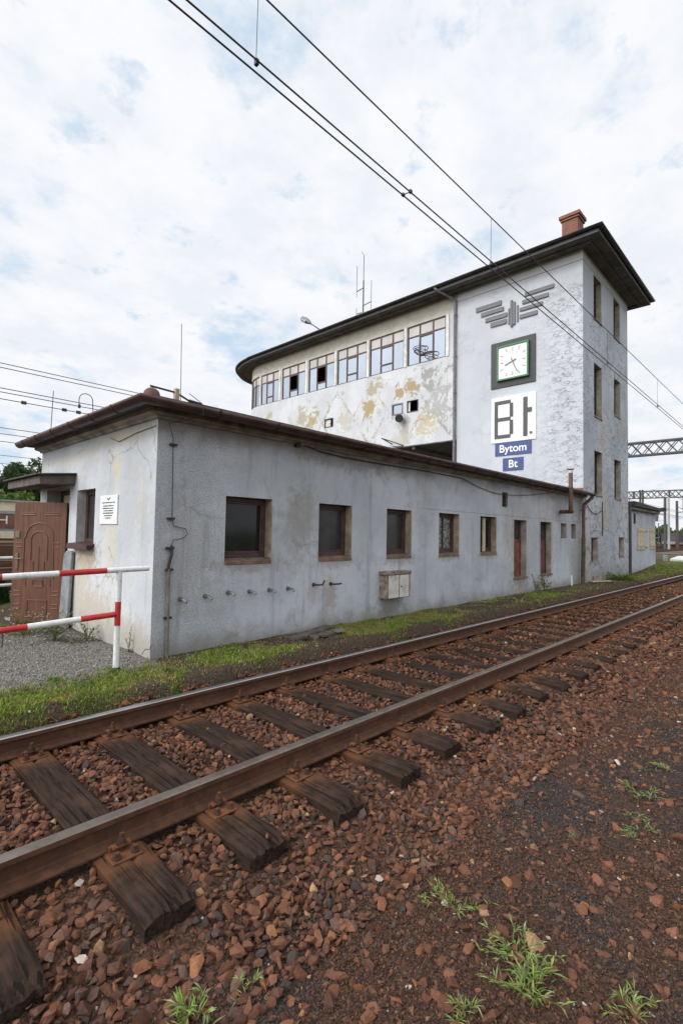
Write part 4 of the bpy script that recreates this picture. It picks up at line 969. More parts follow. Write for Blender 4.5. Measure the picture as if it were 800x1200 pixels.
# pipe stubs
for i, (a, z) in enumerate([(.332,.692),(.648,.701),(.967,.723),(1.286,.712),(1.601,.712),(1.924,.708),(2.403,.731),(2.752,.723)]):
    mb = MB(); bend = i > 5
    if bend: mb.tube([(a,.01,z),(a,-.09,z),(a+.09,-.10,z-.0),(a+.13,-.10,z+(.06 if i == 6 else .005))], .013, 8)
    else: mb.tube([(a,.01,z),(a,-.075,z),(a+.01,-.09,z-.006),(a+.02,-.115,z-.03)], [.017,.017,.019,.019], 8)
    mb.cyl((a,.005,z),(a,-.012,z),.028,10); mb.build('pipe_stub', M['steel' if not bend else 'bolt'], lb, True)
# lightning conductor and cables
mb = MB(); mb.tube([(.30,-.12,3.02),(.31,-.385,2.86),(.33,-.385,2.75),(.26,-.14,2.70),(.10,-.05,2.66),(.17,-.03,2.5),(.178,-.022,2.3),(.192,-.022,1.60),(.215,-.022,1.515),(.36,-.025,1.49),(.385,-.03,1.43),(.33,-.025,1.38),(.215,-.022,1.36),(.196,-.022,1.30)], .0045, 6)
mb.tube([(.196,-.025,1.30),(.196,-.03,1.20),(.165,-.03,1.08),(.165,-.03,1.0)], .017, 8)
mb.tube([(.165,-.03,1.04),(.178,-.03,.02)], .020, 8, 1)
for z, r in ((2.43,.03),(1.60,.03),(1.27,.034),(1.03,.03),(.5,.03)): mb.box(.178-r*1.3,.178+r*1.3,-.045,.0,z-.012,z+.012)
mb.build('lightning_conductor', [M['cable'], M['pipe_mossgrey']], lb, True)
mb = MB(); cb_ = [(2.02,-.02,2.70),(2.10,-.03,2.68),(2.466,-.03,2.62),(2.919,-.03,2.60),(3.733,-.03,2.60),(5.1,-.03,2.62),(6.451,-.03,2.61),(7.161,-.03,2.52),(7.8,-.03,2.45),(8.368,-.03,2.44),(9.0,-.03,2.47),(9.789,-.03,2.53),(11.182,-.03,2.69)]
mb.tube([(a_, b_, c_ + (.035 if a_ < 7 else 0)) for a_, b_, c_ in cb_], .0065, 6); mb.box(1.98,2.06,-.05,0,2.66,2.72); mb.build('cable', M['cable'], lb, True)
mb = MB(); mb.tube([(-.012,.02,2.62),(-.012,.5,2.60),(-.012,1.0,2.55),(-.012,1.25,2.63)], .004, 5); mb.build('cable', M['cable'], lb)
mb = MB(); mb.tube([(.02,.22,2.88),(.02,.22,2.96),(.02,.22,3.0),(.02,.22,3.045),(.02,.22,3.075),(.02,.22,3.09)], [.085,.092,.095,.082,.05,.015], 14)
mb.build('roof_vent', M['tile'], lb, True)
mb = MB(); mb.box(UT-.03, UT-.003, 0, 1.9, 2.95, 3.04); mb.build('flashing', M['redflash'], lb)
mb = MB(); mb.box(UT-.02, UT-.002, .0, .35, 3.042, 3.0421+.0); 

# ------------------------------------------------------------------ signal box : tower + room
sb = thing('signal_box', 'tall pale railway signal tower with long glazed room projecting from it', 'building', (UT,0,0))
UE = UT+LT
TW = [(14.90,15.72,8.77,10.24),(17.13,17.93,8.80,10.27),(14.91,15.73,5.50,7.27),(17.15,17.95,5.94,7.30),(14.92,15.74,2.90,4.36),(17.14,17.96,2.92,4.34),(14.58,15.28,.70,1.50),(17.66,18.36,.76,1.53)]
mb = MB(); facade(mb, UT, UE, -.4, 10.66, [t_+(.24,) for t_ in TW], .24); mb.build('side_wall', [M['tside'], M['reveal_grey']], sb, fix=False)
mb = MB(uface(UT)); facade(mb, 0, VT, -.4, 10.66, [], .2); mb.build('wall', M['tfront'], sb, fix=False)
mb = MB(); mb.quad((UE,0,-.4),(UE,VT,-.4),(UE,VT,10.66),(UE,0,10.66)); mb.quad((UT,VT,-.4),(UE,VT,-.4),(UE,VT,5.09),(UT,VT,5.09)); mb.build('rear_wall', M['tside'], sb, fix=False)
for i, (a, b, z0, z1) in enumerate(TW):
    mb = MB(); frame_bars(mb, a, b, z0, z1, .17, .23, .055); 
    if i < 6:
        mb.box((a+b)/2-.022,(a+b)/2+.022,.175,.225,z0+.055,z1-.055); zc = z0+(z1-z0)*.62; mb.box(a+.055,(a+b)/2-.022,.175,.225,zc-.025,zc+.025); mb.box((a+b)/2+.022,b-.055,.175,.225,zc-.025,zc+.025)
    w_ = mb.build('window', M['frame2'], sb)
    mb = MB(); mb.box(a+.05,b-.05,.195,.21,z0+.05,z1-.05); mb.build('pane', M['pane_grey' if i < 6 else 'reveal'], w_)
    if i < 6: mb = MB(); mb.box(a-.02,b+.02,-.03,.17,z0-.03,z0+.012); mb.build('sill', M['cornice'], w_, bevel=.005)
# room
UR, VE, RR = UT+.05, 16.65, (UE-UT-.05)/2; UC = UR+RR; VR = 2.45
GW = [(15.09,16.62),(13.04,14.81),(11.03,12.79),(9.03,10.83),(7.007,8.855),(5.024,6.834)]
ZB, ZW = 8.36, 10.0
SW = [(7.015,7.59,6.44,6.915),(6.26,6.805,6.45,6.925),(11.02,11.585,6.46,6.87)]
mb = MB(uface(UR)); facade(mb, VT, VE, 5.09, 10.66, [(a,b,ZB,ZW,.12) for a,b in GW]+[s+(.10,) for s in SW], .12, 0, 2)
mb.T = None
arc = [(UC - RR*math.cos(t_), VE + VR*math.sin(t_)) for t_ in np.linspace(0, math.pi, 25)]
for i in range(24):
    (xa,ya),(xb,yb) = arc[i], arc[i+1]
    mb.quad((xa,ya,5.09),(xb,yb,5.09),(xb,yb,ZB),(xa,ya,ZB)); mb.quad((xa,ya,ZW),(xb,yb,ZW),(xb,yb,10.66),(xa,ya,10.66))
mb.quad((UE-.003,VT,5.09),(UE-.003,VE,5.09),(UE-.003,VE,10.66),(UE-.003,VT,10.66))
mb.build('room_wall', [M['room'], M['darkin'], M['mullion']], sb, fix=False)
mb = MB(); poly = [(UR+.01,VT+.003),(UE-.01,VT+.003)] + arc[::-1]
mb.prism(poly, 5.05, 5.088); 
for v in (6.5,8.5,10.5,12.5,14.5,16.4): mb.box(UR+.05,UE-.05,v-.06,v+.06,4.93,5.05)
mb.build('room_floor', M['soffit'], sb)
mb = MB(); mb.box(15.2,17.6,13.2,14.6,-.3,4.93); mb.build('pier', M['tside'], sb)['label'] = 'pier carrying the far end of the room'
for gi, (a, b) in enumerate(GW):
    T1 = uface(UR); mb = MB(T1); frame_bars(mb, a, b, ZB, ZW, .03, .09, .045)
    zt = ZW-.46; wv = (b-a)/3; 
    c1, c2 = a+wv*.98, a+wv*2.02
    zt2 = zt
    for c in (c1, c2): mb.box(c-.03,c+.03,.03,.09,ZB+.045,ZW-.045)
    for (p, q_) in ((a+.045,c1-.03),(c1+.03,c2-.03),(c2+.03,b-.045)): mb.box(p,q_,.03,.09,zt-.025,zt+.025)
    mb.box(c1+.03,c2-.03,.025,.09,zt-.09,zt-.025); mb.box(c1+.03,c2-.03,.025,.09,ZB+.33,ZB+.39)
    w_ = mb.build('window', M['rframe'], sb)
    mb = MB(T1); op = gi in (1,2)
    mb.box(a+.045,c1-.03,.055,.065,ZB+.045,zt-.025); mb.box(c2+.03,b-.045,.055,.065,ZB+.045,zt-.025); mb.box(c1+.03,c2-.03,.055,.065,ZB+.045,ZB+.33)
    if not op: mb.box(c1+.03,c2-.03,.055,.065,ZB+.39,zt-.09)
    mb.build('pane', M['pane_sky'], w_)
    if op: w_['label'] = 'window with its middle sash open and dark inside'
    mb = MB(T1); mb.box(a+.045,c1-.03,.055,.065,zt+.025,ZW-.045); mb.box(c1+.03,c2-.03,.055,.065,zt+.025,ZW-.045); mb.box(c2+.03,b-.045,.055,.065,zt+.025,ZW-.045)
    mb.build('blind', M['blind'], w_)
for v in (4.93,6.92,8.94,10.93,12.915,14.95): mb = MB(uface(UR)); mb.box(v-.062,v+.062,-.035,-.002,ZB,ZW); mb.build('mullion', M['mullion'], sb)
for i, (a, b, z0, z1) in enumerate(SW):
    T1 = uface(UR); mb = MB(T1); frame_bars(mb, a, b, z0, z1, -.02, .08, .05 if i == 0 else .03); w_ = mb.build('small_window', M['pipe' if i == 0 else 'frame2'], sb)
    if i != 1: mb = MB(T1); mb.box(a+.04,b-.04,.03,.04,z0+.04,z1-.04) if i == 0 else mb.box(a+.2,b-.03,.03,.04,z0+.03,z1-.05); mb.build('pane', M['pane_sky' if i == 0 else 'boxwhite'], w_)
    else: mb = MB(T1); mb.box(b-.13,b-.03,.03,.05,z0+.03,z1-.03); mb.build('pane', M['boxwhite'], w_)
# added near-black sheet keeps the room dark behind the open sashes
mb = MB(); mb.quad((UR+1.6,VT+.1,5.2),(UR+1.6,VE,5.2),(UR+1.6,VE,10.6),(UR+1.6,VT+.1,10.6)); mb.build('dark_backing', M['darkin'], sb)
# curved end glazing
mb = MB(); mp = MB(); mm = MB(); mbl = MB()
def arcp(t_, off=0): 
    x = UC-(RR-off)*math.cos(t_); y = VE+(VR-off)*math.sin(t_); return (x, y)
ts = np.linspace(0.0, math.pi, 16)
for i in range(15):
    (xa,ya),(xb,yb) = arcp(ts[i],.05), arcp(ts[i+1],.05)
    mp.quad((xa,ya,ZB),(xb,yb,ZB),(xb,yb,ZW-.46),(xa,ya,ZW-.46)); mbl.quad((xa,ya,ZW-.46),(xb,yb,ZW-.46),(xb,yb,ZW),(xa,ya,ZW))
    mb.tube([(xa,ya,ZB+.02),(xb,yb,ZB+.02)], .035, 5); mb.tube([(xa,ya,ZW-.02),(xb,yb,ZW-.02)], .035, 5); mb.tube([(xa,ya,ZW-.46),(xb,yb,ZW-.46)], .03, 5)
    if i % 3 == 2: mb.tube([(xa,ya,ZB+.38),(xb,yb,ZB+.38)], .03, 5)
for i, t_ in enumerate(ts):
    x, y = arcp(t_, .04)
    if i % 4 == 0: mm.tube([(x,y,ZB),(x,y,ZW)], .075, 6)
    else: mb.tube([(x,y,ZB),(x,y,ZW)], .032, 5)
w_ = mb.build('curved_window', M['rframe'], sb); mp.build('pane', M['pane_sky'], w_, fix=False); mbl.build('blind', M['blind'], w_, fix=False)
mm.build('mullion', M['mullion'], w_)
# roof with wide eaves, round over the glazed end
OV = .66
def eave(o, rv): return [(UT-o,-o),(UE+o,-o),(UE+o,VE)] + [(UC + (UE+o-UC)*math.cos(t_), VE + (VR+rv)*math.sin(t_)) for t_ in np.linspace(0, math.pi, 40)[1:-1]] + [(UT-o,VE)]
EP = eave(OV, 1.15)
n = len(EP); mb = MB(); mid = [(lerp(p[0], UC, .62), lerp(p[1], 8.3, .22)) for p in EP]
pts = [(x,y,10.66) for x,y in EP] + [(x,y,10.83) for x,y in EP] + [(x,y,11.30) for x,y in mid]
mb.add(pts, [tuple(range(n))], 1); mb.add(pts, [(i,(i+1) % n,n+(i+1) % n,n+i) for i in range(n)], 2)
mb.add(pts, [(n+i,n+(i+1) % n,2*n+(i+1) % n,2*n+i) for i in range(n)] + [tuple(range(2*n,3*n))], 0)
# boarded soffit battens
roof = mb.build('roof', [M['felt'], M['soffit'], M['fascia']], sb, fix=False)
mb = MB(); sweep(mb, eave(OV-.35, .8), [(0,10.60),(.03,10.60),(.03,10.657),(0,10.657)], 0, True); mb.build('soffit_batten', M['soffit'], roof)
mb = MB(); sweep(mb, EP, half_round(.07,10.845,.07) + half_round(.07,10.849,.06)[::-1], 0, True); mb.build('gutter', M['fascia'], sb, 'all')
mb = MB(); mb.box(15.0,15.56,.52,1.06,10.9,12.50,0); mb.box(14.96,15.60,.48,1.10,12.502,12.58,0); mb.box(14.92,15.64,.44,1.14,12.582,12.70,0); ch = mb.build('chimney', M['brick'], sb, bevel=.008)
mb = MB(); mb.box(15.08,15.48,.60,.98,12.702,12.72); mb.build('flue_opening', M['darkin'], ch)
mb = MB(); mb.tube([(UT-OV-.05,5.05,10.80),(UT-OV-.03,5.0,10.72),(UT-.12,4.62,10.47),(UT-.07,4.55,10.38),(UT-.07,4.54,2.95)], .055, 12)
for z in (3.6,5.2,6.8,8.2,9.8): mb.cyl((UT-.07,4.54,z),(UT-.07,4.54,z+.05),.068,12)
mb.build('drainpipe', M['pipe'], sb, True)
mb = MB(); mb.tube([(UE+.03,-.05,2.9),(UE+.02,-.05,.1)], .05, 10); mb.build('drainpipe', M['fascia'], sb, True)
mb = MB(); mb.tube([(13.95,-.02,2.72),(14.1,-.03,2.50),(14.346,-.03,2.39),(14.7,-.03,2.28),(15.1,-.03,2.27),(15.652,-.03,2.42)], .012, 6); mb.tube([(15.7,-.02,2.7),(15.69,-.02,1.55)], .014, 6); mb.build('cable', M['cable'], sb, True)
# ragged holes of fallen render at the foot of the tower : rubble plinth
mb = MB(); mb.box(14.7,16.0,-.05,-.001,-.3,.28); mb.build('plinth', M['cornice'], sb, bevel=.02)
# props on the room wall
mb = MB(); mb.tube([(UR,7.55,5.25),(13.45,7.75,5.45)], .022, 6); mb.tube([(UR,6.95,5.12),(13.45,7.75,5.45)], .022, 6); mb.tube([(UR,7.0,5.08),(UR,7.5,5.14)], .02, 6); mb.build('bracket', M['darksteel'], sb)
fl = thing('floodlight', 'small black floodlight fixed below two small windows', 'lamp', (UR-.02,7.12,6.30))
mb = MB(); mb.tube([(UR,7.12,6.36),(UR-.12,7.12,6.34)], .03, 8); mb.build('arm', M['darksteel'], fl)
mb = MB(); mb.tube([(UR-.08,7.22,6.36),(UR-.16,7.10,6.28),(UR-.30,6.98,6.2),(UR-.32,6.965,6.19)], [.07,.14,.17,.15], 14); mb.build('housing', M['darksteel'], fl, True)
cage = thing('lamp_cage', 'round black wire lamp bracket hanging before the rightmost room window', 'lamp bracket', (UR-.1,6.0,8.8))
mb = MB()
for z, r in ((8.82,.30),(8.70,.26),(8.62,.16)): mb.tube([(UR-.33+r*math.cos(q*math.pi/8), 5.95+r*math.sin(q*math.pi/8), z) for q in range(17)], .014, 5, cap=False)
mb.tube([(UR,6.2,8.86),(UR-.3,6.25,8.9),(UR-.33,5.65,8.85)], .018, 5); mb.tube([(UR-.1,6.1,8.85),(UR-.1,6.1,9.1),(UR-.1,6.2,9.12)], .013, 5); mb.tube([(UR-.33,6.25,8.82),(UR,6.3,8.72)], .02, 5)
mb.build('cage', M['darksteel'], cage)
# clock
ck = thing('wall_clock', 'square green rimmed clock on a charcoal panel high on the tower', 'clock', (UT,2.29,7.5))
TF = uface(UT); mb = MB(TF); mb.box(1.492,3.092,-.04,-.001,6.695,8.325); mb.build('surround', M['clockframe'], ck, bevel=.004)
mb = MB(TF); frame_bars(mb,1.695,2.835,6.91,8.135,-.14,-.04,.06); mb.build('rim', M['green'], ck, bevel=.006)
mb = MB(TF); mb.box(1.755,2.775,-.11,-.041,6.971,8.074)
cv, cz_ = 2.255, 7.525
for i in range(60):
    a = i*math.pi/30; sx, sz = math.sin(a), math.cos(a); k = .455/max(abs(sx), abs(sz)); L_ = .13 if i % 5 == 0 else .045; wd = .014 if i % 5 == 0 else .006
    if i % 5 and k > .5: continue
    k2 = k-L_
    p, q_ = (cv-sx*k, cz_+sz*k*1.06), (cv-sx*k2, cz_+sz*k2*1.06); nx_, nz_ = sz*wd, sx*wd
    mb.hexa([(p[0]-nx_,-.113,p[1]-nz_),(p[0]+nx_,-.113,p[1]+nz_),(q_[0]+nx_,-.113,q_[1]+nz_),(q_[0]-nx_,-.113,q_[1]-nz_),(p[0]-nx_,-.1105,p[1]-nz_),(p[0]+nx_,-.1105,p[1]+nz_),(q_[0]+nx_,-.1105,q_[1]+nz_),(q_[0]-nx_,-.1105,q_[1]-nz_)], 1)
mb.build('dial', [M['clockface'], M['hand']], ck)
def hand(a, L_, wd, back, c):
    mb = MB(TF); sx, sz = math.sin(a), math.cos(a); nx_, nz_ = sz*wd, sx*wd
    p = (cv+sx*back, cz_-sz*back); q_ = (cv-sx*L_, cz_+sz*L_)
    mb.hexa([(p[0]-nx_,c,p[1]-nz_),(p[0]+nx_,c,p[1]+nz_),(q_[0]+nx_*.8,c,q_[1]+nz_*.8),(q_[0]-nx_*.8,c,q_[1]-nz_*.8),(p[0]-nx_,c+.008,p[1]-nz_),(p[0]+nx_,c+.008,p[1]+nz_),(q_[0]+nx_*.8,c+.008,q_[1]+nz_*.8),(q_[0]-nx_*.8,c+.008,q_[1]-nz_*.8)])
    return mb
hand(R(250), .30, .024, .14, -.128).build('hour_hand', M['hand'], ck); hand(R(157), .43, .017, .14, -.139).build('minute_hand', M['hand'], ck)
# code board "Bt"
bd = thing('code_board', 'white board with large dark grey letters Bt below the clock', 'sign', (UT,2.27,5.55))
mb = MB(TF); mb.box(1.475,3.07,-.03,-.001,4.75,6.357); mb.build('panel', M['paper'], bd, bevel=.003)
mb = MB(TF); c0, c1 = -.05, -.0305
def bar(v0, v1, z0, z1): mb.box(min(v0,v1), max(v0,v1), c0, c1, z0, z1)
bar(2.94,2.825,4.90,6.215); bar(2.823,2.36,6.10,6.215); bar(2.823,2.36,4.90,5.015); bar(2.823,2.36,5.505,5.62)
bar(2.385,2.27,5.622,6.098); bar(2.385,2.27,5.017,5.503); 
mb.build('letter', M['letter'], bd)
mb = MB(TF); bar(1.905,1.765,4.89,6.22); bar(1.763,1.615,5.69,5.84); mb.build('letter', M['letter'], bd)
mb = MB(TF); bar(1.69,1.60,4.95,5.02); mb.build('mark', M['sill'], bd)
def name_sign(txt, label, v0, v1, z0, z1, size):
    s = thing('name_sign', label, 'sign', (UT,(v0+v1)/2,(z0+z1)/2), 'blue name signs on the tower'); o = ORIG[s.name]
    mb = MB(TF); mb.box(v0,v1,-.025,-.001,z0,z1); mb.build('panel', M['blue'], s, bevel=.003)
    me = text_mesh(txt, size*.89, .003, size*.012); me.transform(Matrix(((0,0,-1,0),(-1,0,0,0),(0,1,0,0),(0,0,0,1)))); me.materials.clear(); me.materials.append(M['signtext'])
    t_ = bpy.data.objects.new('lettering', me); COL.objects.link(t_); t_.parent = s; t_.location = (-.0285, 0, .0)
name_sign('Bytom', 'blue sign reading Bytom, the wider of the two', 1.632, 2.928, 4.287, 4.744, .42)
name_sign('Bt', 'small blue sign reading Bt under the wider blue sign', 1.909, 2.639, 3.75, 4.19, .42)
# winged wheel emblem
em = thing('wall_emblem', 'dark grey winged emblem of flat bars above the clock', 'emblem', (UT,2.3,9.3))
mb = MB(TF)
def wing(v0, v1, z0, z1, sl=.1):
    # parallelogram bar: the outer end is cut slanting
    mb.hexa([(v0,-.05,z0),(v1,-.05,z0),(v1,-.002,z0),(v0,-.002,z0),(v0+sl*0,-.05,z1),(v1+sl*0,-.05,z1),(v1,-.002,z1),(v0,-.002,z1)])
for v0, v1, z0, z1 in ((3.695,2.715,9.67,9.83),(3.49,2.635,9.44,9.58),(3.318,2.508,9.19,9.335),(3.117,2.522,8.955,9.11)): wing(v1, v0, z0, z1)
mb.build('wing', M['emblem'], em)
mb = MB(TF)
for v0, v1, z0, z1 in ((1.866,.889,9.698,9.822),(1.955,1.069,9.455,9.58),(2.045,1.26,9.226,9.34),(2.044,1.438,8.967,9.10)): wing(v1, v0, z0, z1)
mb.build('wing', M['emblem'], em)
mb = MB(TF)
for v0, v1, z0, z1, d in ((2.46,2.41,8.89,9.45,.04),(2.37,2.30,8.77,9.70,.07),(2.298,2.21,8.83,9.62,.055),(2.15,2.10,8.89,9.47,.04)): mb.box(v1,v0,-d,-.002,z0,z1)
mb.build('hub', M['emblem'], em)
# ------------------------------------------------------------------ annex
an = thing('brick_annex', 'low grey rendered annex with two cream shutters beyond the tower', 'building', (UE+.05,0,0))
mb = MB(); mb.box(UE+.06,23.6,.05,3.9,-.4,2.72); mb.build('wall', M['long'], an)
mb = MB(); mb.hexa([(UE+.03,-.22,2.74),(23.95,-.22,2.74),(23.95,4.1,2.74),(UE+.03,4.1,2.74),(UE+.03,-.22,2.93),(23.95,-.22,2.86),(23.95,4.1,2.86),(UE+.03,4.1,2.93)]); mb.hexa([(UE+.03,-.10,2.62),(23.8,-.10,2.62),(23.8,4.0,2.62),(UE+.03,4.0,2.62),(UE+.03,-.10,2.738),(23.8,-.10,2.738),(23.8,4.0,2.738),(UE+.03,4.0,2.738)], 1); mb.hexa([(23.9,-.3,2.80),(24.0,-.3,2.80),(24.0,4.0,2.80),(23.9,4.0,2.80),(23.9,-.3,2.92),(24.0,-.3,2.92),(24.0,4.0,2.92),(23.9,4.0,2.92)])
mb.build('roof', [M['felt'], M['cornice']], an, bevel=.01)
for a, b, z0, z1 in ((20.42,21.75,1.05,1.95),(22.5,23.35,1.06,1.98)):
    mb = MB()
    for i in range(4): mb.box(a+i*(b-a)/4+.006, a+(i+1)*(b-a)/4-.006, .01, .045, z0, z1)
    for z in (z0+.12, z1-.16): mb.box(a+.02, b-.02, -.012, .009, z, z+.09)
    s = mb.build('shutter', M['shutter'], an, bevel=.004)
    mb = MB(); mb.box(b-.05,b+.12,-.03,.0,z1-.16,z1-.12); mb.box(b-.05,b+.1,-.03,0,z0+.05,z0+.09); mb.build('hinge', M['darksteel'], s)
mb = MB(); mb.box(19.9,20.05,.0,.049,2.1,2.5); mb.build('vent', M['frame2'], an)

# ------------------------------------------------------------------ things on and by the low building
sg = thing('notice_sign', 'white notice with a crest and small print on the end wall', 'sign', (0,1.22,1.71))
mb = MB(T0); mb.box(.955,1.488,-.016,-.001,1.532,1.895); mb.build('panel', M['paper'], sg, bevel=.002)
mb = MB(T0)
rr_ = random.Random(4)
def line(z, hw, h=.011):
    v = 1.222+hw
    while v > 1.222-hw:
        w_ = rr_.uniform(.012,.03); mb.box(max(v-w_,1.222-hw), v, -.0185, -.0165, z, z+h*rr_.uniform(.7,1.15)); v -= w_ + rr_.uniform(.005,.012)
line(1.798,.20,.013)
for i, hw in enumerate((.155,.165,.14,.16,.12,.085)): line(1.757-.031*i, hw, .013)
mb.build('print', M['ink'], sg)
mb = MB(T0); mb.box(1.205,1.240,-.0185,-.0165,1.832,1.85)
for s in (-1,1): mb.hexa([(1.222+s*.018,-.0185,1.842),(1.222+s*.055,-.0185,1.856),(1.222+s*.055,-.0165,1.856),(1.222+s*.018,-.0165,1.842),(1.222+s*.018,-.0185,1.858),(1.222+s*.05,-.0185,1.868),(1.222+s*.05,-.0165,1.868),(1.222+s*.018,-.0165,1.858)])
mb.build('crest', M['ink'], sg)
mx_ = thing('meter_box', 'rusty white two door meter box on the long wall', 'meter box', (4.23,0,.41))
mb = MB(); mb.box(3.90,4.565,-.15,-.001,.41,.80); mb.box(3.88,4.58,-.165,-.0015,.802,.86); mb.build('case', M['boxrust'], mx_, bevel=.008)
mb = MB(); mb.box(3.945,4.215,-.168,-.151,.42,.79); mb.build('door', M['boxwhite'], mx_, bevel=.005)
mb = MB(); mb.box(4.245,4.50,-.168,-.151,.42,.79); d_ = mb.build('door', M['boxwhite'], mx_, bevel=.005)
mb = MB(); mb.cyl((4.28,-.168,.6),(4.28,-.18,.6),.014,8); mb.build('knob', M['bolt'], d_)
cs = MB(); poly = [(2.34,.05),(2.66,.05),(2.66,1.06),(2.62,1.12),(2.56,1.15),(2.38,1.15),(2.34,1.12)]
cs.add([(-.085+.03*(z-.05), v, z) for v, z in poly] + [(-.038+.028*(z-.05)-.004, v, z) for v, z in poly], [tuple(range(7)), tuple(range(7,14))[::-1]] + [(i,(i+1) % 7,7+(i+1) % 7,7+i) for i in range(7)])
tag(cs.build('concrete_slab', M['slab'], None, bevel=.008), 'upright grey concrete slab leaning on the wall beside the brown door', 'concrete slab')
# barrier
ba = thing('barrier_railing', 'red and white striped tubular barrier in front of the end wall', 'railing', (-.44,-.186,.09))
def bands(pts, r, name, par):
    mb = MB()
    for (p, q_, mi) in pts: mb.cyl(p, q_, r, 14, mi)
    return mb.build(name, [M['paintwhite'], M['paintred']], par, True)
def tr(x): return (x, -.186, 1.062 + .0216*(x+.44))
bands([(tr(-.14),tr(-.566),0),(tr(-.566),tr(-.994),1),(tr(-.994),tr(-1.437),0),(tr(-1.437),tr(-1.88),1),(tr(-1.88),tr(-2.32),0),(tr(-2.32),tr(-2.75),1)], .0275, 'top_rail', ba)
def mr_(x): return (x, -.186, .625 + .0416*(x+.44))
bands([(mr_(-.44),mr_(-.79),1),(mr_(-.79),mr_(-1.23),0),(mr_(-1.23),mr_(-1.68),1),(mr_(-1.68),mr_(-2.12),0),(mr_(-2.12),mr_(-2.7),1)], .0275, 'mid_rail', ba)
for x in (-.44,-2.6): bands([((x,-.186,1.04),(x,-.186,.748),0),((x,-.186,.748),(x,-.186,.511),1),((x,-.186,.511),(x,-.186,.07),0)], .0285, 'post', ba)
mb = MB(); mb.cyl((-.44,-.186,.06),(-.44,-.186,.10),.06,9,0,.035); mb.build('footing', M['darkin'], ba)
wr = thing('barrier_railing', 'plain white tubular railing behind the brown door', 'railing', (-.1,4.9,.05))
mb = MB(); mb.cyl((-2.6,4.9,.905),(.6,4.9,.955),.026,10); mb.build('top_rail', M['paintwhite'], wr, True)
mb = MB(); mb.cyl((-2.6,4.9,.43),(.6,4.9,.49),.026,10); mb.build('mid_rail', M['paintwhite'], wr, True)
for x in (.5,-1.3): mb = MB(); mb.cyl((x,4.9,-.05),(x,4.9,.93),.026,10); mb.build('post', M['paintwhite'], wr, True)
# plank, rubble, board, rods
mb = MB(); mb.hexa([(1.68,-.30,.10),(2.52,-.12,.10),(2.56,-.28,.10),(1.72,-.45,.09),(1.68,-.30,.135),(2.52,-.12,.165),(2.56,-.28,.165),(1.72,-.45,.125)])
tag(mb.build('plank', M['woodgrey'], None, bevel=.005), 'dark old plank lying at the foot of the long wall', 'plank')
mb = MB(); mb.hexa([(1.95,-.42,.10),(2.45,-.40,.10),(2.48,-.52,.09),(1.98,-.56,.09),(1.95,-.42,.14),(2.45,-.40,.15),(2.48,-.52,.14),(1.98,-.56,.13)])
tag(mb.build('plank', M['woodgrey'], None, bevel=.01), 'short broken timber among rubble below the old plank', 'plank')
for i, (a, b, s, lab) in enumerate([(2.42,-.50,.11,'pale grey lump of concrete below the old plank, largest of the rubble'),(2.05,-.57,.075,'brown rubble lump in front of the old plank'),(1.82,-.50,.065,'small dark rubble lump left of the old plank')]):
    vv, ff = VAR[i]; c = np.array([[.17,.15,.125],[.08,.055,.04],[.05,.04,.035]])[i]
    tag(np_mesh('rubble_lump', vv*s*np.array([1.3,1,.9])+np.array([a,b,gz(a,b)+s*.35]), ff, np.repeat(c[None], len(vv), 0), M['stones']), lab, 'rubble', 'rubble at the wall foot')
mb = MB(); mb.hexa([(13.75,-.28,.14),(14.6,-.62,.14),(14.68,-.50,.14),(13.83,-.16,.14),(13.75,-.28,.17),(14.6,-.62,.17),(14.68,-.50,.17),(13.83,-.16,.17)]); tag(mb.build('board', M['woodpale'], None, bevel=.004), 'pale board lying on the ground at the tower corner', 'board')
mb = MB(); mb.cyl((12.54,-.10,.03),(12.57,-.08,.40),.022,8); tag(mb.build('short_post', M['paintwhite'], None, True), 'thin short white post at the wall left of the drainpipe', 'post')
mb = MB(); mb.tube([(-.95,1.6,.30),(-1.0,1.6,.33),(-1.03,1.6,.28),(-1.0,1.6,.24),(-1.0,1.6,.05)], .008, 6); tag(mb.build('iron_hook', M['darksteel'], None), 'bent iron hook rod standing in the gravel', 'hook')
mb = MB(); mb.tube([(-.12,-.06,.15),(-.08,-.05,.2),(-.04,-.06,.19),(-.02,-.07,.24)], .004, 6); tag(mb.build('wire_end', M['darksteel'], None), 'curled wire end at the foot of the end wall', 'wire')
# roof aerials
wa = thing('whip_aerial', 'tall thin whip aerial above the corner of the low roof', 'aerial', (.6,.65,2.9))
mb = MB(); mb.tube([(.6,.63,3.06),(.6,.64,3.35),(.6,.67,4.14)], .004, 6); mb.build('rod', M['darksteel'], wa)
mb = MB(); mb.tube([(.6,.63,2.9),(.6,.63,3.08)], .018, 8); mb.build('base', M['darksteel'], wa)
wb = thing('whip_aerial', 'thin whip aerial on the far left edge of the low roof', 'aerial', (.08,3.95,2.9))
mb = MB(); mb.tube([(.083,3.95,3.0),(.087,3.95,3.3),(.097,3.95,3.76)], .006, 6); mb.build('rod', M['darksteel'], wb)
mb = MB(); mb.tube([(.083,3.95,2.9),(.083,3.95,3.02)], .016, 8); mb.build('base', M['darksteel'], wb)
ins = thing('insulator_post', 'short yellowed post carrying the roof wire at the corner', 'insulator', (.36,.3,2.9))
mb = MB(); mb.box(.335,.395,.27,.33,2.9,3.17); mb.build('post', M['ceramic'], ins, bevel=.008)
mb = MB(); mb.tube([(.05,.33,3.14),(.36,.30,3.12),(.60,.42,3.09)], .012, 6); mb.tube([(.60,.42,3.09),(.78,.44,3.085)], .022, 8); mb.build('strain_wire', M['cable'], ins)
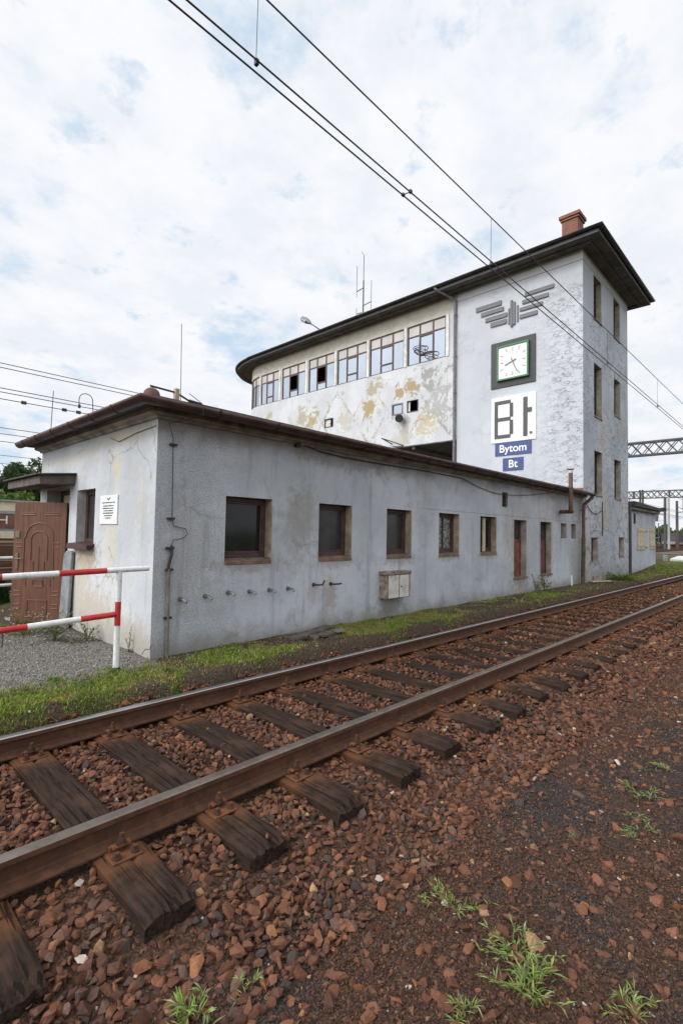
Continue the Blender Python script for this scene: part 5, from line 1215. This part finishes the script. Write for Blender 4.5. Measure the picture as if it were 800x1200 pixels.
mb = MB(); mb.tube([(.78,.44,3.085),(4.596,.5,3.09),(9.943,.5,3.011),(13.8,.5,3.03)], .006, 6); tag(mb.build('roof_wire', M['wire'], None), 'thin wire strung low along the low roof to the tower', 'wire')
# mast and lamp on the big roof
ms = thing('aerial_mast', 'radio mast with several whip aerials on the signal box roof', 'aerial', (14.6,9.88,10.8))
mb = MB(); mb.tube([(14.6,9.9,11.0),(14.6,9.9,13.3)], .03, 8); mb.tube([(14.6,9.9,13.3),(14.6,9.9,14.5)], .016, 6); mb.tube([(14.6,9.9,14.5),(14.6,10.05,14.72)], .012, 5); mb.build('pole', M['darksteel'], ms)
mb = MB(); mb.tube([(14.6,10.32,12.9),(14.6,9.9,12.95),(14.6,9.45,12.0)][:2], .02, 6); mb.tube([(14.6,9.9,12.1),(14.6,9.42,12.15)], .018, 6); mb.tube([(14.6,10.0,11.8),(14.6,10.3,11.82)], .018, 6); mb.build('crossarm', M['darksteel'], ms)
for v, z0, z1 in ((10.32,12.65,14.15),(9.42,11.8,13.15),(10.32,11.1,12.1)): mb = MB(); mb.tube([(14.6,v,z0),(14.6,v,z1)], .012, 6); mb.build('whip', M['darksteel'], ms)
sl_ = thing('roof_lamp', 'cobra head lamp on an arm above the signal box eave', 'lamp', (14.4,12.5,10.9))
mb = MB(); mb.tube([(14.9,12.3,10.9),(14.7,12.5,11.5),(14.5,12.9,11.85),(14.5,13.5,12.28)], .03, 8); mb.build('arm', M['darksteel'], sl_, True)
mb = MB(); mb.tube([(14.5,13.35,12.18),(14.5,13.5,12.30),(14.5,13.75,12.47),(14.5,14.0,12.62),(14.5,14.08,12.66)], [.04,.11,.15,.13,.05], 10); mb.build('head', M['pipe'], sl_, True)
mb = MB(); mb.tube([(14.44,13.62,12.33),(14.44,13.95,12.53)], .10, 8); mb.build('lens', M['glaze'], sl_, True)

# ------------------------------------------------------------------ overhead line of the near track
def sag(p, q_, s, n=24): return [(lerp(p[0],q_[0],i/n), lerp(p[1],q_[1],i/n), lerp(p[2],q_[2],i/n) - s*4*(i/n)*(1-i/n)) for i in range(n+1)]
def wire(path, r, label, group=None, cat='wire', name='overhead_wire'):
    mb = MB(); mb.tube(path, r, 6); return tag(mb.build(name, M['wire'], None, True), label, cat, group)
wire(sag((-30,-1.80,5.515),(60,-1.90,5.50),.0), .0085, 'right hand one of the twin contact wires above the near track', 'overhead line above the near track')
wire(sag((-30,-1.70,5.485),(60,-1.88,5.47),.0), .0085, 'left hand one of the twin contact wires above the near track', 'overhead line above the near track')
MS = lambda u: 6.19 + .0085*u
mpath = [(u_, -1.80, 6.17+.012*max(0,u_)+.0*u_) for u_ in (-30,-10,0,4,8,12,19)] + [(50,-1.9,7.0)]
wire(mpath, .0085, 'single catenary wire crossing in front of the tower roof', 'overhead line above the near track')
def mz(u_): return 6.17+.012*max(0,u_)
for u_, lab in ((-.11,'dropper wire at the top left above the twin contact wires'),(4.19,'dropper wire in front of the tower roof edge'),(9.9,'dropper wire just right of the tower'),(14.9,'dropper wire near the right edge')):
    d = thing('wire_dropper', lab, 'dropper', (u_,-1.8,5.53), 'droppers of the near overhead line')
    mb = MB(); mb.tube([(u_,-1.795,5.55),(u_,-1.80,mz(u_))], .0035, 5); mb.build('rod', M['wire'], d)
    mb = MB(); mb.box(u_-.015,u_+.015,-1.82,-1.785,5.50,5.55); mb.build('clamp', M['darksteel'], d)
sp2 = MB(); sp2.tube([(2.05,-1.77,5.48),(2.1,-1.84,5.51)], .006, 6); sp2.box(2.03,2.07,-1.785,-1.755,5.465,5.495); sp2.box(2.08,2.12,-1.855,-1.825,5.495,5.53); tag(sp2.build('wire_spacer', M['darksteel']), 'small spacer clamped between the twin contact wires', 'spacer')
# lines over the yard tracks
for k, (v, z, lab) in enumerate([(9.4,5.555,'uppermost wire at the left edge, upper of a close pair'),(9.4,5.445,'lower wire of the uppermost close pair at the left edge'),(13.24,5.84,'topmost wire of the left middle bundle'),(13.24,5.715,'second wire of the left middle bundle'),(13.24,5.50,'lowest wire of the left middle bundle, with black clips'),
                              (22.4,6.14,'upper wire of the lower left pair'),(22.4,5.86,'lower wire of the lower left pair'),(22.4,5.50,'lone wire below the lower left pair'),(31,5.9,'faint wire far left over the farther tracks, upper'),(31,5.4,'faint wire far left over the farther tracks, lower')]):
    wire([(-60,v,z),(150,v,z)], .010 if v < 12 else .013 if v < 20 else .016, lab, 'overhead lines above the yard tracks')
for k, (u_, v, z, lab) in enumerate([(1.95,13.24,5.5,'black clip on the left middle bundle, leftmost'),(3.15,13.24,5.5,'black clip on the left middle bundle, beside the wire loop'),(3.6,13.24,5.5,'black clip on the left middle bundle, below the wire loop')]):
    mb = MB(); mb.box(u_-.07,u_+.07,v-.03,v+.03,z-.05,z+.05); tag(mb.build('wire_clip', M['darksteel']), lab, 'clip', 'clips on the yard wires')
lp = thing('jumper_loop', 'black hoop shaped jumper cable between two wires at upper left', 'cable', (3.9,13.24,5.5))
mb = MB(); mb.tube([(3.62,13.24,5.72),(3.60,13.24,5.95)] + [(3.83-.22*math.cos(q*math.pi/10), 13.24, 6.0+.2*math.sin(q*math.pi/10)) for q in range(11)] + [(4.06,13.24,5.85),(4.08,13.24,5.55)], .014, 6); mb.build('cable', M['cable'], lp, True)
for u_, z in ((3.62,5.72),(4.08,5.54)): mb = MB(); mb.tube([(u_,13.24,z-.06),(u_,13.24,z+.06)], .045, 8); mb.build('clamp', M['darksteel'], lp)

# ------------------------------------------------------------------ yard: tracks, wagons, gantries, masts
ytm = simple('yard_ballast', (.12,.085,.06), .95, var=.35, scale=.8, bump=.5)
for k, v in enumerate((9.4,13.2,17.5,22.4,27,32,38,46,65)):
    t_ = thing('railway_track', ['yard track nearest behind the buildings','second yard track behind the buildings','third yard track behind the buildings','fourth yard track behind the buildings','fifth yard track behind the buildings','sixth yard track behind the buildings','seventh yard track behind the buildings','eighth yard track behind the buildings','farthest yard track, carrying the brown wagon'][k], 'track', (0,v,0), 'yard tracks behind the buildings')
    for s in (-.75,.75):
        mb = MB(); mb.box(-90,190,v+s-.035,v+s+.035,-.004,.145); mb.box(-90,190,v+s-.06,v+s+.06,-.06,-.006); mb.build('rail', M['railrust'], t_)
    mb = MB(); mb.hexa([(-90,v-2,-.2),(190,v-2,-.2),(190,v+2,-.2),(-90,v+2,-.2),(-90,v-1.5,-.02),(190,v-1.5,-.02),(190,v+1.5,-.02),(-90,v+1.5,-.02)]); mb.build('trackbed', ytm, t_)
def wagon(label, u0, v, L_, zfloor, ztop, body, rim, rise=0, mark=False):
    w_ = thing('freight_wagon', label, 'wagon', (u0,v,0), 'wagons in the yard')
    mb = MB(); mb.box(u0,u0+L_,v-1.4,v+1.4,zfloor,ztop)
    for i in range(9): x = u0+.2+i*(L_-.4)/8; mb.box(x-.06,x+.06,v-1.46,v-1.401,zfloor,ztop)
    mb.build('body', body, w_)
    mb = MB(); mb.box(u0-.05,u0+L_+.05,v-1.45,v+1.45,ztop+.002,ztop+.35); mb.build('rim', rim, w_)
    mb = MB(); mb.box(u0,u0+L_,v-1.2,v+1.2,zfloor-.4,zfloor-.002); 
    for x in (u0-.3,u0+L_): 
        for s in (-.85,.85): mb.cyl((x,v+s,zfloor-.2),(x+.3,v+s,zfloor-.2),.1,8); 
    mb.build('underframe', M['wagongrey'], w_)
    for x in (u0+1.4,u0+3.2,u0+L_-3.2,u0+L_-1.4):
        mb = MB(); mb.cyl((x,v-.82,.46),(x,v-.68,.46),.46,14); mb.cyl((x,v+.68,.46),(x,v+.82,.46),.46,14); mb.cyl((x,v-.7,.46),(x,v+.7,.46),.08,8); mb.build('wheelset', M['wagondark'], w_, True)
    if mark:
        mb = MB()
        for (xa, xb, za, zb) in ((12.1,12.26,1.9,2.85),(13.0,13.16,1.9,2.85),(12.26,13.0,2.3,2.44),(11.3,12.1,2.25,2.37)): mb.box(xa,xb,v-1.475,v-1.402,za,zb)
        mb.build('marking', M['chalk'], w_)
    return w_
wagon('brown open freight wagon with a white chalk letter behind the brown door', 9.0, 65.0, 15, 1.45, 3.1, M['wagonbrown'], M['wagongrey'], 0, True)
wagon('dark grey open wagon at the right edge of the yard', 103.5, 14.0, 12, 1.2, 2.3, M['wagondark'], M['wagondark'])
wagon('rust orange open wagon just left of the dark grey one', 91, 17.5, 11, 1.2, 2.5, M['wagonorange'], M['wagonorange'])
sh = thing('warehouse', 'long beige clad shed beyond the brown wagon', 'building', (0,82,0))
mb = MB(); mb.box(-20,60,80,92,-.1,5.3); 
for i in range(40): mb.box(-20+i*2,-19.93+i*2,79.97,79.999,0,5.3)
mb.build('wall', M['beige'], sh); mb = MB(); mb.box(-20.4,60.4,79.6,92.4,5.302,5.5); mb.build('roof', M['wagongrey'], sh)
def gantry(label, u_, v0, v1, z0, z1, legs, r=.05, cell=1.1, ext=()):
    g_ = thing('catenary_gantry', label, 'gantry', (u_,v0,0), 'catenary gantries')
    mb = MB()
    for du in (-.35,.35):
        for z in (z0,z1): mb.box(u_+du-r,u_+du+r,v0,v1,z-r,z+r)
        n = int((v1-v0)/cell)
        for i in range(n):
            a, b = v0+i*cell, v0+(i+1)*cell
            mb.tube([(u_+du,a,z0),(u_+du,b,z1)], r*.55, 4); mb.tube([(u_+du,a,z1),(u_+du,b,z0)], r*.55, 4)
            if i % 6 == 0: mb.box(u_+du-r*.7,u_+du+r*.7,a-r,a+r,z0,z1)
    mb.build('beam', M['lattice'], g_)
    for v in legs:
        mb = MB()
        for du in (-.35,.35):
            for dv in (-.2,.2): mb.box(u_+du-r,u_+du+r,v+dv-r,v+dv+r,-.1,z1+.3)
        for i in range(int(z1/.9)):
            mb.tube([(u_-.35,v-.2,i*.9),(u_+.35,v-.2,i*.9+.9)], r*.5, 4); mb.tube([(u_-.2,v-.2,i*.9+.4),(u_-.35,v+.2,i*.9+.9)], r*.5, 4)
        mb.build('leg', M['mastdark'], g_)
    for v, z, h in ext:
        mb = MB(); mb.box(u_-.5,u_-.42,v-.05,v+.05,z,z+h); mb.box(u_-.6,u_-.3,v-.25,v+.1,z+h*.1,z+h*.1+.12); mb.build('hanger', M['mastdark'], g_)
gantry('nearer lattice gantry beam over the tracks, right of the tower', 51, -8.6, 24.5, 9.4, 10.6, (-8.5,24.4), .075, .95, ((-2.0,8.2,1.2),(9.5,8.2,1.2)))
gantry('farther lattice gantry beam lower down behind the nearer one', 98, -14, 34, 8.75, 9.95, (-13.8,17.2,33.8), .075, .9, ((11.0,6.5,2.3),(19,6.5,2.3),(8,6.5,2.3),(13.4,6.3,2.5)))
def mast(label, u_, v, h, r, m, name='catenary_mast', cat='mast', arms=(), base=None, group='masts in the yard'):
    t_ = thing(name, label, cat, (u_,v,0), group)
    mb = MB(); mb.tube([(u_,v,-.2),(u_,v,h)], [r*1.25,r], 8); mb.build('shaft', m, t_, True)
    if base: mb = MB(); mb.tube([(u_,v,-.19),(u_,v,base)], r*1.45, 8); mb.build('base', M['mastrust'], t_, True)
    for z, l_, s in arms:
        mb = MB(); mb.tube([(u_,v,z),(u_,v+s*l_,z+.25)], .05, 5); mb.tube([(u_,v,z+.9),(u_,v+s*l_*.9,z+.3)], .04, 5); mb.box(u_-.2,u_+.2,v+s*l_*.75-.25,v+s*l_*.75+.25,z-.5,z+.3); mb.build('arm', M['mastdark'], t_)
mast('tall dark mast right of the annex, left one of two', 87, 11.6, 7.9, .17, M['mastdark'], arms=((5.3,1.5,1),))
mast('tall dark mast right of the annex, right one of two, rusty base', 87, 10.05, 7.4, .17, M['mastdark'], arms=((5.6,1.4,-1),), base=1.6)
mast('pale concrete mast between the two dark masts', 85, 10.75, 7.9, .14, M['mastgrey'])
mast('slim pale mast at the right of the dark masts', 88, 9.2, 6.2, .11, M['mastgrey'])
mast('thin pale pole farther right near the picture edge', 100, 9.6, 7.0, .09, M['mastgrey'], arms=((4.6,1.3,1),))
mast('thin distant pole seen over the annex roof', 130, 22.5, 8.0, .1, M['mastdark'], arms=((6.2,1.6,-1),))
mast('short distant pole low between the masts', 120, 19.0, 5.0, .09, M['mastdark'])
for k, (v, z, lab) in enumerate([(6.0,6.2,'distant overhead wire right of the tower, highest'),(9.0,5.6,'distant overhead wire right of the tower, middle'),(12.0,5.6,'distant overhead wire right of the tower, left'),(3.0,5.6,'distant overhead wire right of the tower, lowest')]):
    wire([(52,v,z),(180,v,z)], .02, lab, 'distant overhead lines')
pl = MB(); pl.box(44,47,-1.0+3.5,9.0,-.1,.38); tag(pl.build('kerb_wall', M['mastdark'], None), 'low dark edge wall across the yard at right', 'wall')
wb_ = MB(); wb_.hexa([(28.4,-2.2,.0),(33.5,-2.2,.0),(33.5,.9,.0),(28.2,.35,.0),(28.4,-2.2,.42),(33.5,-2.2,.52),(33.5,.9,.52),(28.2,.35,.5)]); tag(wb_.build('white_block', M['whiteblock'], None, bevel=.03), 'low whitewashed concrete block beside the track beyond the annex', 'concrete block')
mb = MB(); mb.box(27.9,28.1,.4,.6,.1,.68); tag(mb.build('marker_post', M['concrete'], None, bevel=.02), 'short grey marker stone next to the white block', 'marker stone')

# ------------------------------------------------------------------ trees and hill
def hill(u, v): return np.maximum(0, 9*sst(100, 190, np.asarray(v, float)+.25*np.asarray(u, float)) ) - .3
a = np.linspace(-160, 330, 60); b = np.linspace(95, 330, 40); A, B = np.meshgrid(a, b, indexing='ij'); H = hill(A, B) + 1.5*(fbm(A*.03, B*.03, 91)-.5)*sst(105, 130, B)
ix = np.arange(A.size).reshape(A.shape); qd = np.stack([ix[:-1,:-1],ix[1:,:-1],ix[1:,1:],ix[:-1,1:]],-1).reshape(-1,4)
hc = np.broadcast_to(np.array([.07,.10,.03]), (A.size,3))
tag(np_mesh('hill', np.stack([A,B,H],-1).reshape(-1,3), qd, hc, M['ground'], True), kind='structure')
def crown_data(seed, n, rx, rz, leaf, cols, lobes=7, core=.35):
    r = np.random.default_rng(seed); cen = np.c_[r.uniform(-.55,.55,lobes)*rx, r.uniform(-.55,.55,lobes)*rx, r.uniform(-.6,.75,lobes)*rz]; rad = r.uniform(.38,.62,lobes)
    k = r.integers(0, lobes, n); d = r.normal(size=(n,3)); d /= np.linalg.norm(d, axis=1)[:, None]; q_ = r.uniform(core,1,n)**.6
    p = cen[k] + d*q_[:, None]*rad[k][:, None]*np.array([rx,rx,rz*.9])
    nrm = r.normal(size=(n,3)); nrm /= np.linalg.norm(nrm, axis=1)[:, None]; t1 = np.cross(nrm, r.normal(size=(n,3))); t1 /= np.linalg.norm(t1, axis=1)[:, None]; t2 = np.cross(nrm, t1)
    s = leaf*r.uniform(.6,1.3,n)[:, None]; V = np.stack([p-t1*s, p+t2*s*.6, p+t1*s, p-t2*s*.6], 1).reshape(-1,3)
    cl = cols[k % len(cols)]*r.uniform(.7,1.3,(n,1))
    return V, (np.arange(n)[:, None]*4+np.arange(4)[None]), np.repeat(cl, 4, 0)
DARK = np.array([[.065,.105,.04],[.085,.13,.042],[.055,.09,.036],[.10,.145,.048]]); LITE = np.array([[.14,.21,.045],[.11,.18,.04],[.17,.23,.06],[.09,.15,.035]])
def tree(name, label, u_, v, zb, rx, rz, ht, cols, seed, n, leaf, group, mesh=None):
    t_ = thing(name, label, 'tree', (u_,v,zb), group)
    mb = MB(); tr_ = .035*ht; mb.tube([(u_,v,zb-.3),(u_+.1,v,zb+ht*.35),(u_+.05,v+.1,zb+ht*.75)], [tr_,tr_*.7,tr_*.25], 7)
    for q in range(5):
        an = q*1.3+seed; mb.tube([(u_+.08,v,zb+ht*(.3+.08*q)),(u_+math.cos(an)*rx*.6,v+math.sin(an)*rx*.6,zb+ht*(.5+.08*q))], [tr_*.4,tr_*.1], 5)
    mb.build('trunk', M['bark'], t_, True)
    if mesh is None:
        V, Fc, C = crown_data(seed, n, rx, rz, leaf, cols); o = np_mesh('crown', V, Fc, C, M['leaves'])
    else: o = bpy.data.objects.new('crown', mesh); COL.objects.link(o)
    o.parent = t_; o.location = (0,0,ht-rz*1.05); return o
gl = 'broad pale green bushy tree in the row behind the beige shed'
for i, (u_, v, ht) in enumerate([(16,103,8.2),(20.5,101,9.0),(24.5,98.5,8.4),(29,97,8.8),(33,97,8.0),(11,104,8.5),(38,98,8.5),(5,105,8.2),(45,98,9)]):
    tree('bushy_tree', ['pale green bushy tree left of the canopy edge, behind the beige shed','pale green bushy tree below the canopy tip','pale green bushy tree next to the building corner'][i] if i < 3 else gl, u_, v, float(hill(u_,v)), 3.4, 4.0, ht, LITE, 200+i, 1700, .34, 'pale green trees behind the shed')
for i, (u_, v, ht) in enumerate([(24,126,14),(29,124,13),(34,122,15.2),(38.5,119,13.5),(43,119,11),(30,135,16),(36,133,15),(18,128,13.5),(12,130,14),(46,130,13),(55,125,14),(3,132,13)]):
    tree('dark_tree', ['dark leafy tree on the hill at the left picture edge','dark leafy tree on the hill left of the tallest one','tallest dark tree on the hill, its top against the sky','dark leafy tree on the hill next to the building corner'][i] if i < 4 else 'dark leafy tree in the wood on the hill behind the yard', u_, v, float(hill(u_,v)), 4.6, ht*.47, ht, DARK, 300+i, 2200, .5, 'dark trees on the hill')
for i, (u_, v, ht, rx) in enumerate([(210,60,7,6),(222,50,6,6),(230,40,8,6),(238,33,7,6),(246,26,7,6),(254,18,8,6),(215,45,6,5),(200,75,8,7),(262,8,8,6)]):
    tree('distant_tree', ['hazy distant tree at the right edge behind the masts','low distant tree line crown left of the masts','distant tree behind the dark masts'][i-2] if 2 <= i < 5 else 'distant round tree on the skyline beyond the yard', u_, v, -.3, rx, ht*.5, ht, DARK*1.25, 400+i, 700, .8, 'distant trees beyond the yard')
cf = thing('conifer_shrub', 'dense green conifer shrub behind the white railing at the left edge', 'shrub', (-.5,6.1,-.05))
n = 9000; r_ = np.random.default_rng(5); z = r_.uniform(0,1,n)**.9; rad = .62*(1-z**2.2*.75)*np.sqrt(r_.uniform(.25,1,n)); a_ = r_.uniform(0,2*np.pi,n)
p = np.c_[rad*np.cos(a_), rad*np.sin(a_), .03+z*.80]; d = np.c_[np.cos(a_)*.5, np.sin(a_)*.5, np.ones(n)] + r_.normal(0,.35,(n,3)); d /= np.linalg.norm(d,axis=1)[:,None]; sd_ = np.cross(d, r_.normal(size=(n,3))); sd_ /= np.linalg.norm(sd_,axis=1)[:,None]
V = np.stack([p-sd_*.008, p+sd_*.008, p+d*.06+sd_*.010, p+d*.075-sd_*.006], 1).reshape(-1,3)
C = np.where(z[:,None] > .72, np.array([.15,.26,.04]), np.array([.035,.07,.022]))*r_.uniform(.6,1.4,(n,1))
o = np_mesh('foliage', V, np.arange(n)[:,None]*4+np.arange(4)[None], np.repeat(C,4,0), M['leaves']); o.parent = cf
mb = MB(); mb.tube([(-.5,6.1,-.1),(-.5,6.1,.5)], [.05,.02], 7); mb.build('stem', M['bark'], cf)

if 'lettering' in bpy.data.objects and bpy.data.objects['lettering'].parent is None: pass
